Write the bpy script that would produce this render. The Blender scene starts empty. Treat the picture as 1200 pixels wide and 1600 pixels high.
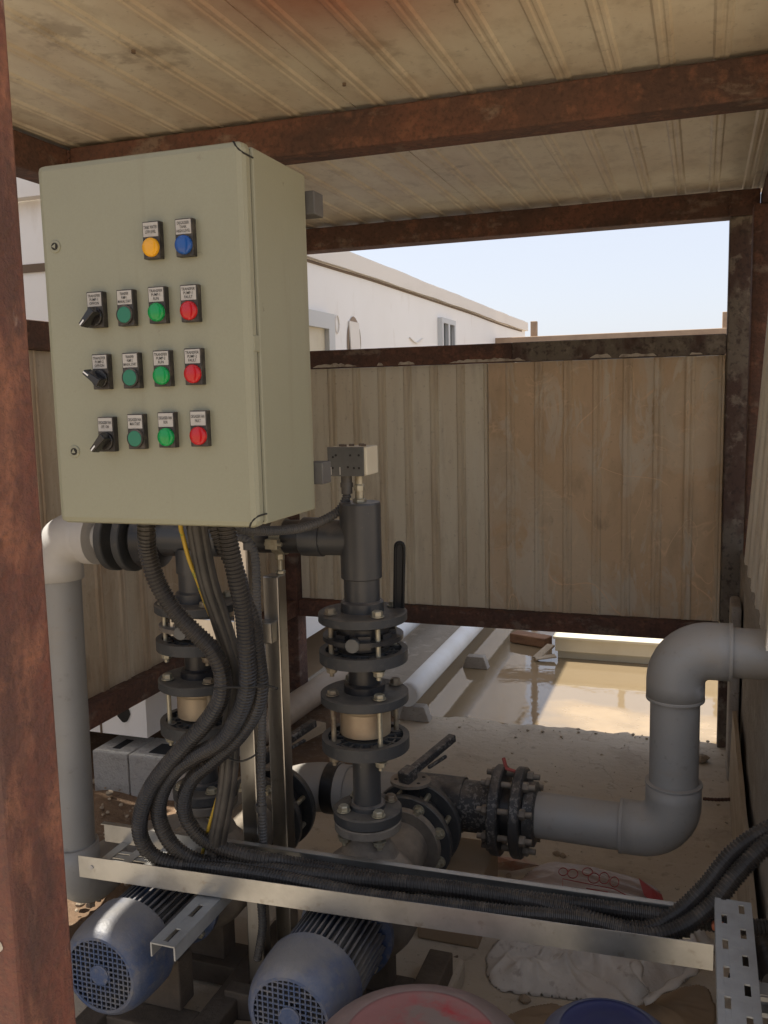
import bpy, math, random
from mathutils import Vector, Matrix, noise
R = math.radians
random.seed(7)
S = bpy.context.scene
COL = S.collection

# ------------------------------------------------------------------ camera, sky, sun, exposure
F_PX = 1410.3
EYE = Vector((0.0, 0.0, 1.5))
def cam_axes():
    pitch, roll, yaw = R(-7.173), R(-1.287), R(-19.415)
    cy, sy = math.cos(yaw), math.sin(yaw)
    f = Vector((sy*math.cos(pitch), cy*math.cos(pitch), math.sin(pitch)))
    r = Vector((cy, -sy, 0)); u = r.cross(f)
    return (r*math.cos(roll)+u*math.sin(roll), u*math.cos(roll)-r*math.sin(roll), f)
CR, CU, CF = cam_axes()
cd = bpy.data.cameras.new('camera'); cam = bpy.data.objects.new('camera', cd); COL.objects.link(cam)
cd.sensor_fit = 'VERTICAL'; cd.sensor_height = 36; cd.lens = 36*F_PX/1600
cd.clip_start = 0.05; cd.clip_end = 3000
m = Matrix((CR, CU, -CF)).transposed().to_4x4(); m.translation = EYE
cam.matrix_world = m
S.camera = cam
def ray(x, y): return CR*((x-600)/F_PX) + CU*(-(y-800)/F_PX) + CF
def P(x, y, Y):                       # a point seen at pixel x,y at depth Y in the shed
    d = ray(x, y); return EYE + d*(Y/d.y)
def PZ(x, y, Z):
    d = ray(x, y); return EYE + d*((Z-EYE.z)/d.z)

SUN_EL, SUN_AZ = R(62.5), R(2.0)
to_sun = Vector((-math.cos(SUN_EL)*math.cos(SUN_AZ), math.cos(SUN_EL)*math.sin(SUN_AZ), math.sin(SUN_EL)))
w = bpy.data.worlds.new('World'); S.world = w; w.use_nodes = True
nt = w.node_tree; nt.nodes.clear()
sky = nt.nodes.new('ShaderNodeTexSky'); sky.sky_type = 'NISHITA'; sky.sun_disc = False
sky.sun_elevation = SUN_EL; sky.sun_rotation = R(-88); sky.dust_density = 2.0; sky.air_density = 1.0; sky.altitude = 0
bg = nt.nodes.new('ShaderNodeBackground'); bg.inputs[1].default_value = 0.104
wo = nt.nodes.new('ShaderNodeOutputWorld')
hz = nt.nodes.new('ShaderNodeMix'); hz.data_type = 'RGBA'; hz.inputs['Factor'].default_value = .75; hz.inputs['B'].default_value = (3.25, 3.3, 3.65, 1)   # pale dusty air
nt.links.new(sky.outputs[0], hz.inputs['A']); nt.links.new(hz.outputs['Result'], bg.inputs[0]); nt.links.new(bg.outputs[0], wo.inputs[0])
sl = bpy.data.lights.new('sun', 'SUN'); sl.energy = 3.7; sl.angle = R(0.5); sl.color = (1, .95, .86)
so = bpy.data.objects.new('sun', sl); COL.objects.link(so)
so.rotation_euler = to_sun.to_track_quat('Z', 'Y').to_euler(); so.location = (-6, 2, 12)
S.view_settings.view_transform = 'Standard'; S.view_settings.look = 'None'
S.view_settings.exposure = 1.26; S.view_settings.gamma = 1
S.cycles.max_bounces = 12; S.cycles.diffuse_bounces = 6

# ------------------------------------------------------------------ materials
def mk(name, col, rough=.6, metal=0., layers=(), bump=None, spec=None, trans=0., alpha=None, rough2=None):
    mt = bpy.data.materials.new(name); mt.use_nodes = True
    n = mt.node_tree; N = n.nodes; L = n.links
    b = N['Principled BSDF']; b.inputs['Roughness'].default_value = rough; b.inputs['Metallic'].default_value = metal
    if spec is not None: b.inputs['Specular IOR Level'].default_value = spec
    if trans: b.inputs['Transmission Weight'].default_value = trans
    if alpha is not None: b.inputs['Alpha'].default_value = alpha
    geo = N.new('ShaderNodeNewGeometry')
    def tex(scale, stretch, detail, rot=(0, 0, 0), dist=0.):
        mp = N.new('ShaderNodeMapping'); mp.inputs['Scale'].default_value = stretch; mp.inputs['Rotation'].default_value = rot
        L.new(geo.outputs['Position'], mp.inputs[0])
        t = N.new('ShaderNodeTexNoise'); t.inputs['Scale'].default_value = scale; t.inputs['Detail'].default_value = detail
        t.inputs['Roughness'].default_value = .6; t.inputs['Distortion'].default_value = dist
        L.new(mp.outputs[0], t.inputs['Vector']); return t.outputs['Fac']
    cur = N.new('ShaderNodeRGB'); cur.outputs[0].default_value = (*col, 1); cur = cur.outputs[0]
    last = None
    for ly in layers:
        kind = ly.get('k', 'n')
        fac = tex(ly.get('s', 5), ly.get('st', (1, 1, 1)), ly.get('d', 6), ly.get('rot', (0, 0, 0)), ly.get('dist', 0))
        if kind == 'ridge':
            a = N.new('ShaderNodeMath'); a.operation = 'SUBTRACT'; a.inputs[1].default_value = .5; L.new(fac, a.inputs[0])
            c = N.new('ShaderNodeMath'); c.operation = 'ABSOLUTE'; L.new(a.outputs[0], c.inputs[0]); fac = c.outputs[0]
        if kind == 'up':
            sx = N.new('ShaderNodeSeparateXYZ'); L.new(geo.outputs['Normal'], sx.inputs[0])
            a = N.new('ShaderNodeMath'); a.operation = 'MULTIPLY_ADD'; a.inputs[1].default_value = .45
            L.new(sx.outputs[2], a.inputs[0]); L.new(fac, a.inputs[2]); fac = a.outputs[0]
        mr = N.new('ShaderNodeMapRange'); mr.inputs[1].default_value = ly['lo']; mr.inputs[2].default_value = ly['hi']
        mr.inputs[3].default_value = 0; mr.inputs[4].default_value = ly.get('a', 1)
        if kind == 'ridge': mr.inputs[3].default_value = ly.get('a', 1); mr.inputs[4].default_value = 0
        L.new(fac, mr.inputs[0])
        f2 = mr.outputs[0]
        if 'spot' in ly:
            sub = N.new('ShaderNodeVectorMath'); sub.operation = 'DISTANCE'; L.new(geo.outputs['Position'], sub.inputs[0]); sub.inputs[1].default_value = ly['spot'][:3]
            m3 = N.new('ShaderNodeMapRange'); m3.inputs[1].default_value = ly['spot'][3]; m3.inputs[2].default_value = ly['spot'][4]; m3.inputs[3].default_value = 1; m3.inputs[4].default_value = 0; m3.interpolation_type = 'SMOOTHSTEP'
            L.new(sub.outputs['Value'], m3.inputs[0]); a = N.new('ShaderNodeMath'); a.operation = 'MULTIPLY'; L.new(f2, a.inputs[0]); L.new(m3.outputs[0], a.inputs[1]); f2 = a.outputs[0]
        if 'mask' in ly:
            g = tex(ly['mask'][0], (1, 1, 1), 3); m2 = N.new('ShaderNodeMapRange'); m2.inputs[1].default_value = ly['mask'][1]; m2.inputs[2].default_value = ly['mask'][2]
            L.new(g, m2.inputs[0]); a = N.new('ShaderNodeMath'); a.operation = 'MULTIPLY'; L.new(f2, a.inputs[0]); L.new(m2.outputs[0], a.inputs[1]); f2 = a.outputs[0]
        mx = N.new('ShaderNodeMix'); mx.data_type = 'RGBA'; L.new(f2, mx.inputs['Factor'])
        L.new(cur, mx.inputs['A']); mx.inputs['B'].default_value = (*ly['c'], 1); cur = mx.outputs['Result']; last = f2
    L.new(cur, b.inputs['Base Color'])
    if rough2 is not None and last is not None:
        mr = N.new('ShaderNodeMapRange'); mr.inputs[3].default_value = rough; mr.inputs[4].default_value = rough2
        L.new(last, mr.inputs[0]); L.new(mr.outputs[0], b.inputs['Roughness'])
    if bump:
        t = tex(bump[0], bump[2] if len(bump) > 2 else (1, 1, 1), 8)
        bp = N.new('ShaderNodeBump'); bp.inputs['Strength'].default_value = bump[1]; bp.inputs['Distance'].default_value = .01
        L.new(t, bp.inputs['Height']); L.new(bp.outputs[0], b.inputs['Normal'])
    return mt

DUST = (.36, .29, .21)
M = {}
M['rust'] = mk('rusty_steel', (.165, .075, .049), .85, 0, [dict(s=1.6, lo=.45, hi=.6, c=(.10, .058, .044), a=.8, d=9), 
    dict(s=4, st=(.6, .6, 1), lo=.42, hi=.60, c=(.085, .048, .037)), dict(s=22, lo=.52, hi=.7, c=(.24, .115, .07), a=.7, d=9),
    dict(s=11, st=(.5, .5, 1), lo=.58, hi=.66, c=(.27, .215, .165), a=.55, d=10), dict(s=70, lo=.48, hi=.66, c=(.05, .03, .024), a=.6, d=9)], bump=(60, .6))
M['rust_red'] = mk('red_oxide_steel', (.20, .066, .040), .7, 0, [dict(s=3.5, st=(1, 1, .22), lo=.48, hi=.60, c=(.075, .038, .03), a=.9, d=10), 
    dict(s=5, st=(1, 1, .35), lo=.44, hi=.60, c=(.105, .05, .037), d=9), dict(s=16, st=(1, 1, .5), lo=.50, hi=.66, c=(.30, .125, .07), a=.8, d=9),
    dict(s=14, st=(1, 1, .35), lo=.61, hi=.66, c=(.42, .30, .235), a=.6, d=10), dict(s=90, lo=.46, hi=.66, c=(.09, .045, .03), a=.55, d=9)], bump=(45, .9))
M['rust_grey'] = mk('grey_brown_steel', (.165, .14, .11), .85, 0, [
    dict(s=6, st=(1, 1, .6), lo=.44, hi=.56, c=(.085, .052, .042), d=9), dict(s=14, lo=.56, hi=.64, c=(.25, .215, .17), a=.7, d=10),
    dict(s=45, lo=.52, hi=.66, c=(.045, .032, .028), a=.75, d=9)], bump=(60, .35))
M['flake'] = mk('flaking_paint', (.5, .45, .37), .8, 0, [dict(s=30, lo=.5, hi=.65, c=(.3, .25, .2))])
def panel(name, base, brown, amt, scr, st=(3, 3, .5), extra=[]):
    return mk(name, base, .45, 0, [
        dict(s=2.2, st=st, lo=.40, hi=.60, c=brown, a=amt, d=8), dict(s=5, st=(st[0]*1.5, st[1]*1.5, st[2]), lo=.5, hi=.7, c=tuple(v*.7 for v in brown), a=.55, d=8),
        dict(s=9, st=(1, 1, .6), lo=.60, hi=.72, c=(.10, .075, .05), a=.35, d=9, mask=(1.5, .5, .6)),
        dict(k='ridge', s=4.5, d=3, dist=1.5, lo=.0, hi=.03, c=tuple(min(1, v*1.22) for v in base), a=scr*.6, mask=(4, .5, .58)), dict(s=1.6, st=(1, 1, .8), lo=.50, hi=.55, c=(.62, .56, .43), a=scr*.38, d=9, dist=1.2), dict(s=6, st=(1, 1, .35), rot=(0, R(30), 0), lo=.53, hi=.57, c=(.66, .61, .50), a=scr*.55, d=8, dist=1.2, mask=(1.6, .40, .5)), dict(s=8, st=(1, 1, .3), rot=(0, R(-25), 0), lo=.55, hi=.59, c=(.64, .58, .46), a=scr*.5, d=8, dist=.9, mask=(1.3, .42, .5)), dict(s=5, st=(1, 1, .5), lo=.60, hi=.66, c=(.20, .145, .09), a=.45, d=9, mask=(1.1, .46, .56)),
        dict(k='ridge', s=2.1, d=1, lo=.0, hi=.004, c=tuple(min(1, v*1.25) for v in base), a=scr, mask=(2.3, .48, .55), rot=(0, R(25), 0)),
        dict(k='ridge', s=3.3, st=(1, 1, .5), d=2, lo=.0, hi=.004, c=tuple(min(1, v*1.2) for v in base), a=scr, mask=(1.7, .47, .55)),
        dict(s=60, lo=.6, hi=.7, c=(.12, .09, .06), a=.25)]+list(extra), bump=(6, .12))
M['wall_a'] = panel('dusty_cream_cladding', (.72, .67, .53), (.61, .51, .36), .5, .15)
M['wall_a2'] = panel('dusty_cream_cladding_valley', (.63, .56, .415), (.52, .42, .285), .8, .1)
M['wall_b'] = panel('brown_stained_cladding', (.63, .455, .28), (.56, .40, .235), .8, 1.0, (1.2, 1.2, .8))
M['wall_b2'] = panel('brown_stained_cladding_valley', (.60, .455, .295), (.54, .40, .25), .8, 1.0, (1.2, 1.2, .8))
M['wall_l'] = panel('ochre_stained_cladding', (.50, .43, .32), (.37, .265, .165), .85, .3)
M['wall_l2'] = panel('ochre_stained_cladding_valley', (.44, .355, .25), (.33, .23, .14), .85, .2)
M['wall_c'] = panel('pale_cream_cladding', (.72, .67, .56), (.46, .38, .28), .5, .1)
M['roof'] = panel('dusty_roof_sheet', (.70, .65, .52), (.58, .49, .36), .6, .0, (2, 1.1, 2), extra=[dict(s=1.2, lo=.2, hi=.5, c=(.36, .13, .07), a=.85, spot=(-.68, 1.66, 2.28, .08, .50))])  # reddish spot: blur of a finger at the lens, painted into the colour
M['roof2'] = panel('dusty_roof_sheet_valley', (.68, .62, .485), (.55, .455, .325), .65, .0, (2, 1.1, 2), extra=[dict(s=1.2, lo=.2, hi=.5, c=(.36, .13, .07), a=.85, spot=(-.68, 1.66, 2.28, .08, .50))])  # same painted lens tint carried over the valleys
M['cab'] = mk('beige_grey_enamel', (.285, .284, .20), .42, 0, [dict(s=3, lo=.35, hi=.75, c=(.25, .246, .172), a=.6), dict(s=45, lo=.68, hi=.74, c=(.2, .17, .12), a=.45), dict(s=300, lo=.4, hi=.8, c=(.24, .232, .158), a=.4), dict(s=4, st=(5, 5, .25), lo=.58, hi=.75, c=(.20, .18, .12), a=.4), dict(s=17, lo=.70, hi=.73, c=(.12, .10, .07), a=.5)], bump=(400, .03))
M['cab_dark'] = mk('gasket_black', (.02, .018, .015), .8)
M['blk'] = mk('black_plastic', (.028, .025, .022), .5, 0, [dict(k='up', s=60, lo=.5, hi=1.0, c=DUST, a=.45)])
M['blk_gloss'] = mk('glossy_black_plastic', (.012, .011, .011), .22)
M['label'] = mk('white_label', (.44, .42, .38), .6)
M['ink'] = mk('label_ink', (.04, .04, .04), .7)
M['amber'] = mk('amber_lens', (.75, .36, .01), .18)
M['blue_l'] = mk('blue_lens', (.01, .075, .30), .18)
M['green_l'] = mk('green_lens', (.0, .27, .06), .18)
M['red_l'] = mk('red_lens', (.46, .008, .012), .18)
M['teal'] = mk('green_push_cap', (.01, .16, .09), .4)
M['white_mark'] = mk('white_marker', (.8, .8, .78), .5)
M['pvc_d'] = mk('dark_grey_pvc', (.036, .038, .041), .36, 0, [dict(s=8, lo=.42, hi=.7, c=(.055, .053, .051), a=.7), dict(s=70, lo=.66, hi=.72, c=(.13, .115, .095), a=.5), dict(k='up', s=12, lo=.72, hi=1.05, c=(.2, .165, .13), a=.7)])
M['pvc_b'] = mk('black_pvc', (.017, .017, .019), .36, 0, [dict(k='up', s=14, lo=.75, hi=1.1, c=(.2, .16, .12), a=.5)])
M['flange'] = mk('dusty_dark_flange', (.036, .037, .038), .55, 0, [dict(k='up', s=22, lo=.62, hi=1.0, c=(.15, .128, .10), a=.75), dict(s=60, lo=.56, hi=.7, c=(.09, .08, .068), a=.5), dict(s=30, lo=.62, hi=.7, c=(.03, .028, .026), a=.6)], bump=(120, .1))
M['pvc_l'] = mk('light_grey_pvc', (.30, .295, .282), .5, 0, [dict(s=5, lo=.35, hi=.7, c=(.25, .243, .228), a=.8), dict(k='up', s=10, lo=.55, hi=1.1, c=(.34, .29, .23), a=.6), dict(s=40, lo=.62, hi=.72, c=(.15, .14, .125), a=.35), dict(s=3, st=(1, 1, 3), lo=.56, hi=.70, c=(.30, .255, .20), a=.5)], bump=(25, .06))
M['pvc_w'] = mk('pale_grey_pvc', (.50, .485, .46), .45, 0, [dict(s=5, lo=.35, hi=.7, c=(.40, .38, .35), a=.8)])
M['white_pipe'] = mk('white_pipe_paint', (.70, .72, .74), .45, 0, [dict(s=6, lo=.4, hi=.7, c=(.55, .54, .5), a=.6)])
M['tan_pipe'] = mk('tan_dusty_pipe', (.42, .34, .26), .6, 0, [dict(s=6, lo=.4, hi=.7, c=(.3, .24, .18), a=.7)])
M['speck'] = mk('paint_spattered_pipe', (.035, .034, .034), .5, 0, [dict(s=95, lo=.53, hi=.58, c=(.19, .178, .16), a=.8, d=4, mask=(9, .38, .55)), dict(k='up', s=15, lo=.8, hi=1.2, c=(.32, .26, .2), a=.6)], bump=(90, .2))
M['brass'] = mk('brass', (.42, .31, .16), .38, .85, [dict(s=25, lo=.45, hi=.7, c=(.24, .17, .09), a=.8)])
M['bronze'] = mk('dusty_bronze_body', (.36, .285, .19), .45, .35, [dict(s=18, lo=.4, hi=.7, c=(.28, .2, .13), a=.7)])
M['zinc'] = mk('zinc_bolt', (.40, .37, .28), .45, .6, [dict(s=50, lo=.45, hi=.7, c=(.22, .18, .12), a=.7)])
M['zinc_old'] = mk('dull_old_bolt', (.26, .22, .155), .6, .4, [dict(s=50, lo=.42, hi=.62, c=(.13, .09, .06), a=.8)])
M['galv'] = mk('galvanised_steel', (.52, .51, .48), .38, .85, [dict(s=9, lo=.4, hi=.65, c=(.36, .35, .325), a=.8, d=8), dict(s=40, lo=.6, hi=.7, c=(.25, .2, .15), a=.4), dict(k='up', s=8, lo=.7, hi=1.2, c=(.42, .35, .27), a=.4)], bump=(30, .06))
M['galv_dull'] = mk('dull_zinc_strut', (.36, .37, .37), .55, .55, [dict(s=14, lo=.4, hi=.65, c=(.27, .27, .26), a=.7), dict(s=50, lo=.6, hi=.7, c=(.45, .43, .39), a=.4)], bump=(60, .08))
M['zinc_dark'] = mk('dark_zinc_rail', (.115, .112, .105), .6, .2, [dict(s=14, lo=.4, hi=.65, c=(.085, .08, .075), a=.7)])
M['plate'] = mk('dull_plate', (.115, .115, .11), .5, .3, [dict(s=20, lo=.4, hi=.65, c=(.085, .084, .08), a=.7)])
M['inox'] = mk('stainless_steel', (.46, .45, .43), .30, 1.0, [dict(s=4, st=(6, 6, .6), lo=.4, hi=.65, c=(.34, .325, .30), a=.8), dict(s=35, lo=.62, hi=.7, c=(.22, .19, .15), a=.5)], bump=(4, .06))
M['blue'] = mk('blue_motor_paint', (.026, .055, .135), .48, 0, [dict(s=14, lo=.45, hi=.62, c=(.05, .07, .12), a=.7), dict(s=9, lo=.42, hi=.62, c=(.095, .10, .12), a=.75, d=10), dict(k='up', s=12, lo=.50, hi=.98, c=(.205, .19, .17), a=.78, d=10), dict(s=55, lo=.53, hi=.66, c=(.16, .15, .135), a=.5, d=9)], bump=(60, .25))
M['blue_fin'] = mk('dusty_motor_fins', (.03, .05, .10), .55, 0, [dict(s=9, lo=.40, hi=.6, c=(.14, .135, .125), a=.85), dict(k='up', s=16, lo=.6, hi=1.1, c=(.3, .26, .21), a=.7)])
M['iron'] = mk('dusty_cast_iron', (.17, .145, .115), .7, 0, [dict(s=16, lo=.42, hi=.64, c=(.10, .085, .07), a=.8), dict(k='up', s=14, lo=.6, hi=1.1, c=(.36, .30, .23), a=.8)], bump=(90, .25))
M['grime'] = mk('grimy_dark_iron', (.075, .058, .043), .85, 0, [dict(s=8, lo=.4, hi=.65, c=(.13, .10, .072), a=.8)], bump=(60, .4))
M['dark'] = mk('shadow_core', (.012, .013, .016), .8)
M['conc'] = mk('dusty_concrete', (.52, .45, .35), .85, 0, [
    dict(s=1.3, lo=.38, hi=.66, c=(.43, .36, .27), a=.8, d=9), dict(s=5, st=(.35, 2.2, 1), lo=.45, hi=.7, c=(.52, .46, .37), a=.5, d=8),
    dict(s=22, lo=.58, hi=.72, c=(.20, .16, .12), a=.55), dict(s=70, lo=.64, hi=.7, c=(.12, .1, .08), a=.5), dict(s=3.5, lo=.62, hi=.7, c=(.44, .39, .32), a=.4), dict(k='ridge', s=1.3, d=5, lo=0, hi=.006, c=(.22, .175, .13), a=.5, mask=(1.0, .50, .56)), dict(s=2.5, lo=.56, hi=.64, c=(.33, .27, .20), a=.5, d=9)], bump=(28, .55))
M['conc_raw'] = mk('broken_concrete', (.38, .35, .31), .9, 0, [dict(s=9, lo=.42, hi=.66, c=(.26, .225, .19), a=.8), dict(s=60, lo=.6, hi=.7, c=(.14, .12, .1), a=.6)], bump=(45, .7))
M['conc_wall'] = mk('rough_concrete', (.31, .275, .225), .9, 0, [dict(s=4, st=(1, .4, 2.5), lo=.4, hi=.66, c=(.21, .18, .145), a=.8, d=9), dict(s=14, lo=.55, hi=.68, c=(.40, .36, .3), a=.6), dict(s=60, lo=.6, hi=.7, c=(.1, .09, .07), a=.5)], bump=(30, .6))
M['block'] = mk('added_shade_wall_block', (.42, .41, .39), .95, 0, [dict(s=45, lo=.5, hi=.7, c=(.29, .28, .265), a=.8), dict(s=130, lo=.62, hi=.68, c=(.12, .11, .1), a=.7)], bump=(110, .8))
M['soil'] = mk('brown_soil', (.17, .105, .06), .95, 0, [dict(s=4, lo=.4, hi=.65, c=(.11, .068, .04), a=.8), dict(s=40, lo=.55, hi=.7, c=(.27, .2, .135), a=.7)], bump=(60, .8))
M['stone'] = mk('pale_stone', (.36, .29, .21), .9, 0, [dict(s=20, lo=.4, hi=.65, c=(.24, .18, .12), a=.8)], bump=(60, .5))
M['sand'] = mk('sandy_ground', (.42, .32, .21), .95, 0, [dict(s=.6, lo=.4, hi=.65, c=(.34, .25, .16), a=.8)], bump=(10, .5))
M['white_wall'] = mk('white_cabin_paint', (.86, .85, .83), .6, 0, [dict(s=1.5, lo=.45, hi=.7, c=(.80, .78, .75), a=.5), dict(s=8, st=(1, 1, .3), lo=.6, hi=.72, c=(.58, .53, .46), a=.3)], bump=(14, .08))
M['fascia'] = mk('cream_fascia', (.76, .72, .66), .6, 0, [dict(s=2, st=(1, .5, 2), lo=.45, hi=.7, c=(.66, .61, .54), a=.5)])
M['seam'] = mk('dark_seam', (.16, .115, .08), .9)
M['hole'] = mk('bare_foam_edge', (.30, .23, .17), .9)
M['alu'] = mk('window_frame_alu', (.55, .56, .56), .5, .2)
M['glass'] = mk('dark_window_glass', (.035, .045, .045), .08)
M['beige'] = mk('beige_sheet', (.62, .57, .44), .5, 0, [dict(s=6, lo=.45, hi=.7, c=(.52, .46, .34), a=.6)])
M['wood'] = mk('old_timber', (.26, .14, .075), .8, 0, [dict(s=7, st=(.5, 4, 4), lo=.4, hi=.65, c=(.16, .08, .045), a=.8)], bump=(30, .4, (.4, 4, 4)))
M['wood_p'] = mk('pale_formwork_board', (.42, .345, .25), .8, 0, [dict(s=5, st=(5, .6, 4), lo=.42, hi=.66, c=(.31, .245, .17), a=.8, d=8), dict(s=60, lo=.62, hi=.7, c=(.2, .15, .1), a=.5)], bump=(30, .3))
M['pink_wood'] = mk('weathered_pale_timber', (.36, .255, .17), .8, 0, [dict(s=9, lo=.4, hi=.65, c=(.27, .185, .12), a=.7)])
M['black_c'] = mk('black_corrugated_plastic', (.018, .016, .015), .42, 0, [dict(s=6, lo=.42, hi=.66, c=(.052, .045, .038), a=.8, d=9), dict(k='up', s=30, lo=.80, hi=1.15, c=(.2, .165, .125), a=.5)])
M['grey_c'] = mk('grey_conduit', (.06, .06, .06), .5, 0, [dict(s=10, lo=.4, hi=.68, c=(.10, .09, .078), a=.7)])
M['cable'] = mk('black_cable', (.028, .026, .024), .5, 0, [dict(s=14, lo=.4, hi=.68, c=(.08, .07, .06), a=.75)])
M['yellow'] = mk('yellow_wire', (.42, .28, .03), .5, 0, [dict(s=30, st=(1, 1, .5), lo=.56, hi=.6, c=(.05, .22, .04), a=.9)])
M['sack'] = mk('dusty_white_sack', (.64, .60, .54), .85, 0, [dict(s=5, lo=.42, hi=.68, c=(.48, .41, .34), a=.8), dict(s=30, lo=.6, hi=.7, c=(.22, .16, .12), a=.5)], bump=(25, .5))
M['bag'] = mk('thin_plastic_bag', (.50, .40, .36), .35, 0, [dict(s=7, lo=.4, hi=.66, c=(.40, .31, .27), a=.8)], bump=(25, .5), alpha=.72)
M['bag_red'] = mk('red_print', (.36, .04, .045), .6)
M['tag_red'] = mk('faded_red_plastic', (.34, .075, .06), .6)
M['paper'] = mk('torn_paper_packet', (.50, .38, .30), .7, 0, [dict(s=14, lo=.5, hi=.62, c=(.42, .16, .09), a=.6)])
M['red_dust'] = mk('dusty_red_plastic', (.34, .03, .034), .75, 0, [dict(s=6, lo=.36, hi=.50, c=(.25, .12, .105), a=.92, d=10), dict(s=8, lo=.50, hi=.60, c=(.20, .155, .13), a=.9, d=10)], bump=(50, .15))
M['blue_dust'] = mk('dusty_blue_plastic', (.010, .014, .065), .6, 0, [dict(s=6, lo=.40, hi=.62, c=(.05, .053, .085), a=.8, d=9)])
M['lever_black'] = mk('matt_black_lever', (.008, .008, .008), .5, spec=.25)
M['red_dust_rim'] = mk('dusty_pink_rim', (.24, .165, .145), .75, 0, [dict(s=9, lo=.42, hi=.62, c=(.17, .125, .105), a=.9, d=9)], bump=(50, .15))
M['blue_dust_rim'] = mk('dusty_blue_rim', (.045, .052, .095), .7, 0, [dict(s=9, lo=.42, hi=.62, c=(.09, .085, .095), a=.8, d=9)])
M['orange'] = mk('orange_plastic', (.55, .16, .07), .5)
M['board'] = mk('brown_board', (.34, .25, .16), .85, 0, [dict(s=8, lo=.4, hi=.65, c=(.27, .195, .125), a=.7)])

def wet_mat():
    mt = bpy.data.materials.new('wet_ground_with_puddles'); mt.use_nodes = True
    n = mt.node_tree; N = n.nodes; L = n.links; b = N['Principled BSDF']
    geo = N.new('ShaderNodeNewGeometry')
    mp = N.new('ShaderNodeMapping'); mp.inputs['Scale'].default_value = (.7, 1.2, 1); L.new(geo.outputs['Position'], mp.inputs[0])
    t = N.new('ShaderNodeTexNoise'); t.inputs['Scale'].default_value = 1.1; t.inputs['Detail'].default_value = 6; L.new(mp.outputs[0], t.inputs['Vector'])
    mr = N.new('ShaderNodeMapRange'); mr.inputs[1].default_value = .33; mr.inputs[2].default_value = .41; L.new(t.outputs['Fac'], mr.inputs[0])
    t2 = N.new('ShaderNodeTexNoise'); t2.inputs['Scale'].default_value = 9; t2.inputs['Detail'].default_value = 8; L.new(geo.outputs['Position'], t2.inputs['Vector'])
    c = N.new('ShaderNodeMix'); c.data_type = 'RGBA'; L.new(t2.outputs['Fac'], c.inputs['Factor'])
    c.inputs['A'].default_value = (.30, .215, .125, 1); c.inputs['B'].default_value = (.40, .30, .185, 1)
    wd = N.new('ShaderNodeMix'); wd.data_type = 'RGBA'; L.new(mr.outputs[0], wd.inputs['Factor']); L.new(c.outputs['Result'], wd.inputs['A']); wd.inputs['B'].default_value = (.225, .168, .10, 1); L.new(wd.outputs['Result'], b.inputs['Base Color'])
    rr = N.new('ShaderNodeMapRange'); rr.inputs[3].default_value = .35; rr.inputs[4].default_value = .02; L.new(mr.outputs[0], rr.inputs[0]); L.new(rr.outputs[0], b.inputs['Roughness'])
    b.inputs['IOR'].default_value = 1.62; b.inputs['Specular IOR Level'].default_value = .9
    t3 = N.new('ShaderNodeTexNoise'); t3.inputs['Scale'].default_value = 14; t3.inputs['Detail'].default_value = 3; L.new(geo.outputs['Position'], t3.inputs['Vector'])
    bp = N.new('ShaderNodeBump'); bp.inputs['Strength'].default_value = .05; bp.inputs['Distance'].default_value = .01; L.new(t3.outputs['Fac'], bp.inputs['Height']); L.new(bp.outputs[0], b.inputs['Normal'])
    return mt
M['wet'] = wet_mat()

# ------------------------------------------------------------------ mesh builder
def frame(ax):
    ax = Vector(ax).normalized()
    t = Vector((0, 0, 1)) if abs(ax.z) < .9 else Vector((1, 0, 0))
    u = t.cross(ax).normalized(); v = ax.cross(u)
    return u, v, ax
def spline(pts, step=.02):
    pts = [Vector(p) for p in pts]; out = []
    q = [pts[0]*2-pts[1]]+pts+[pts[-1]*2-pts[-2]]
    for i in range(1, len(q)-2):
        a, b, c, d = q[i-1:i+3]; n = max(2, int((c-b).length/step))
        for k in range(n):
            t = k/n
            out.append(.5*((2*b)+(c-a)*t+(2*a-5*b+4*c-d)*t*t+(3*b-a-3*c+d)*t**3))
    out.append(pts[-1]); return out
def resample(pts, step):
    out = [pts[0].copy()]; acc = 0
    for a, b in zip(pts, pts[1:]):
        l = (b-a).length
        if l < 1e-9: continue
        t = step-acc
        while t <= l: out.append(a+(b-a)*(t/l)); t += step
        acc = (acc+l) % step
    return out
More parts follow.
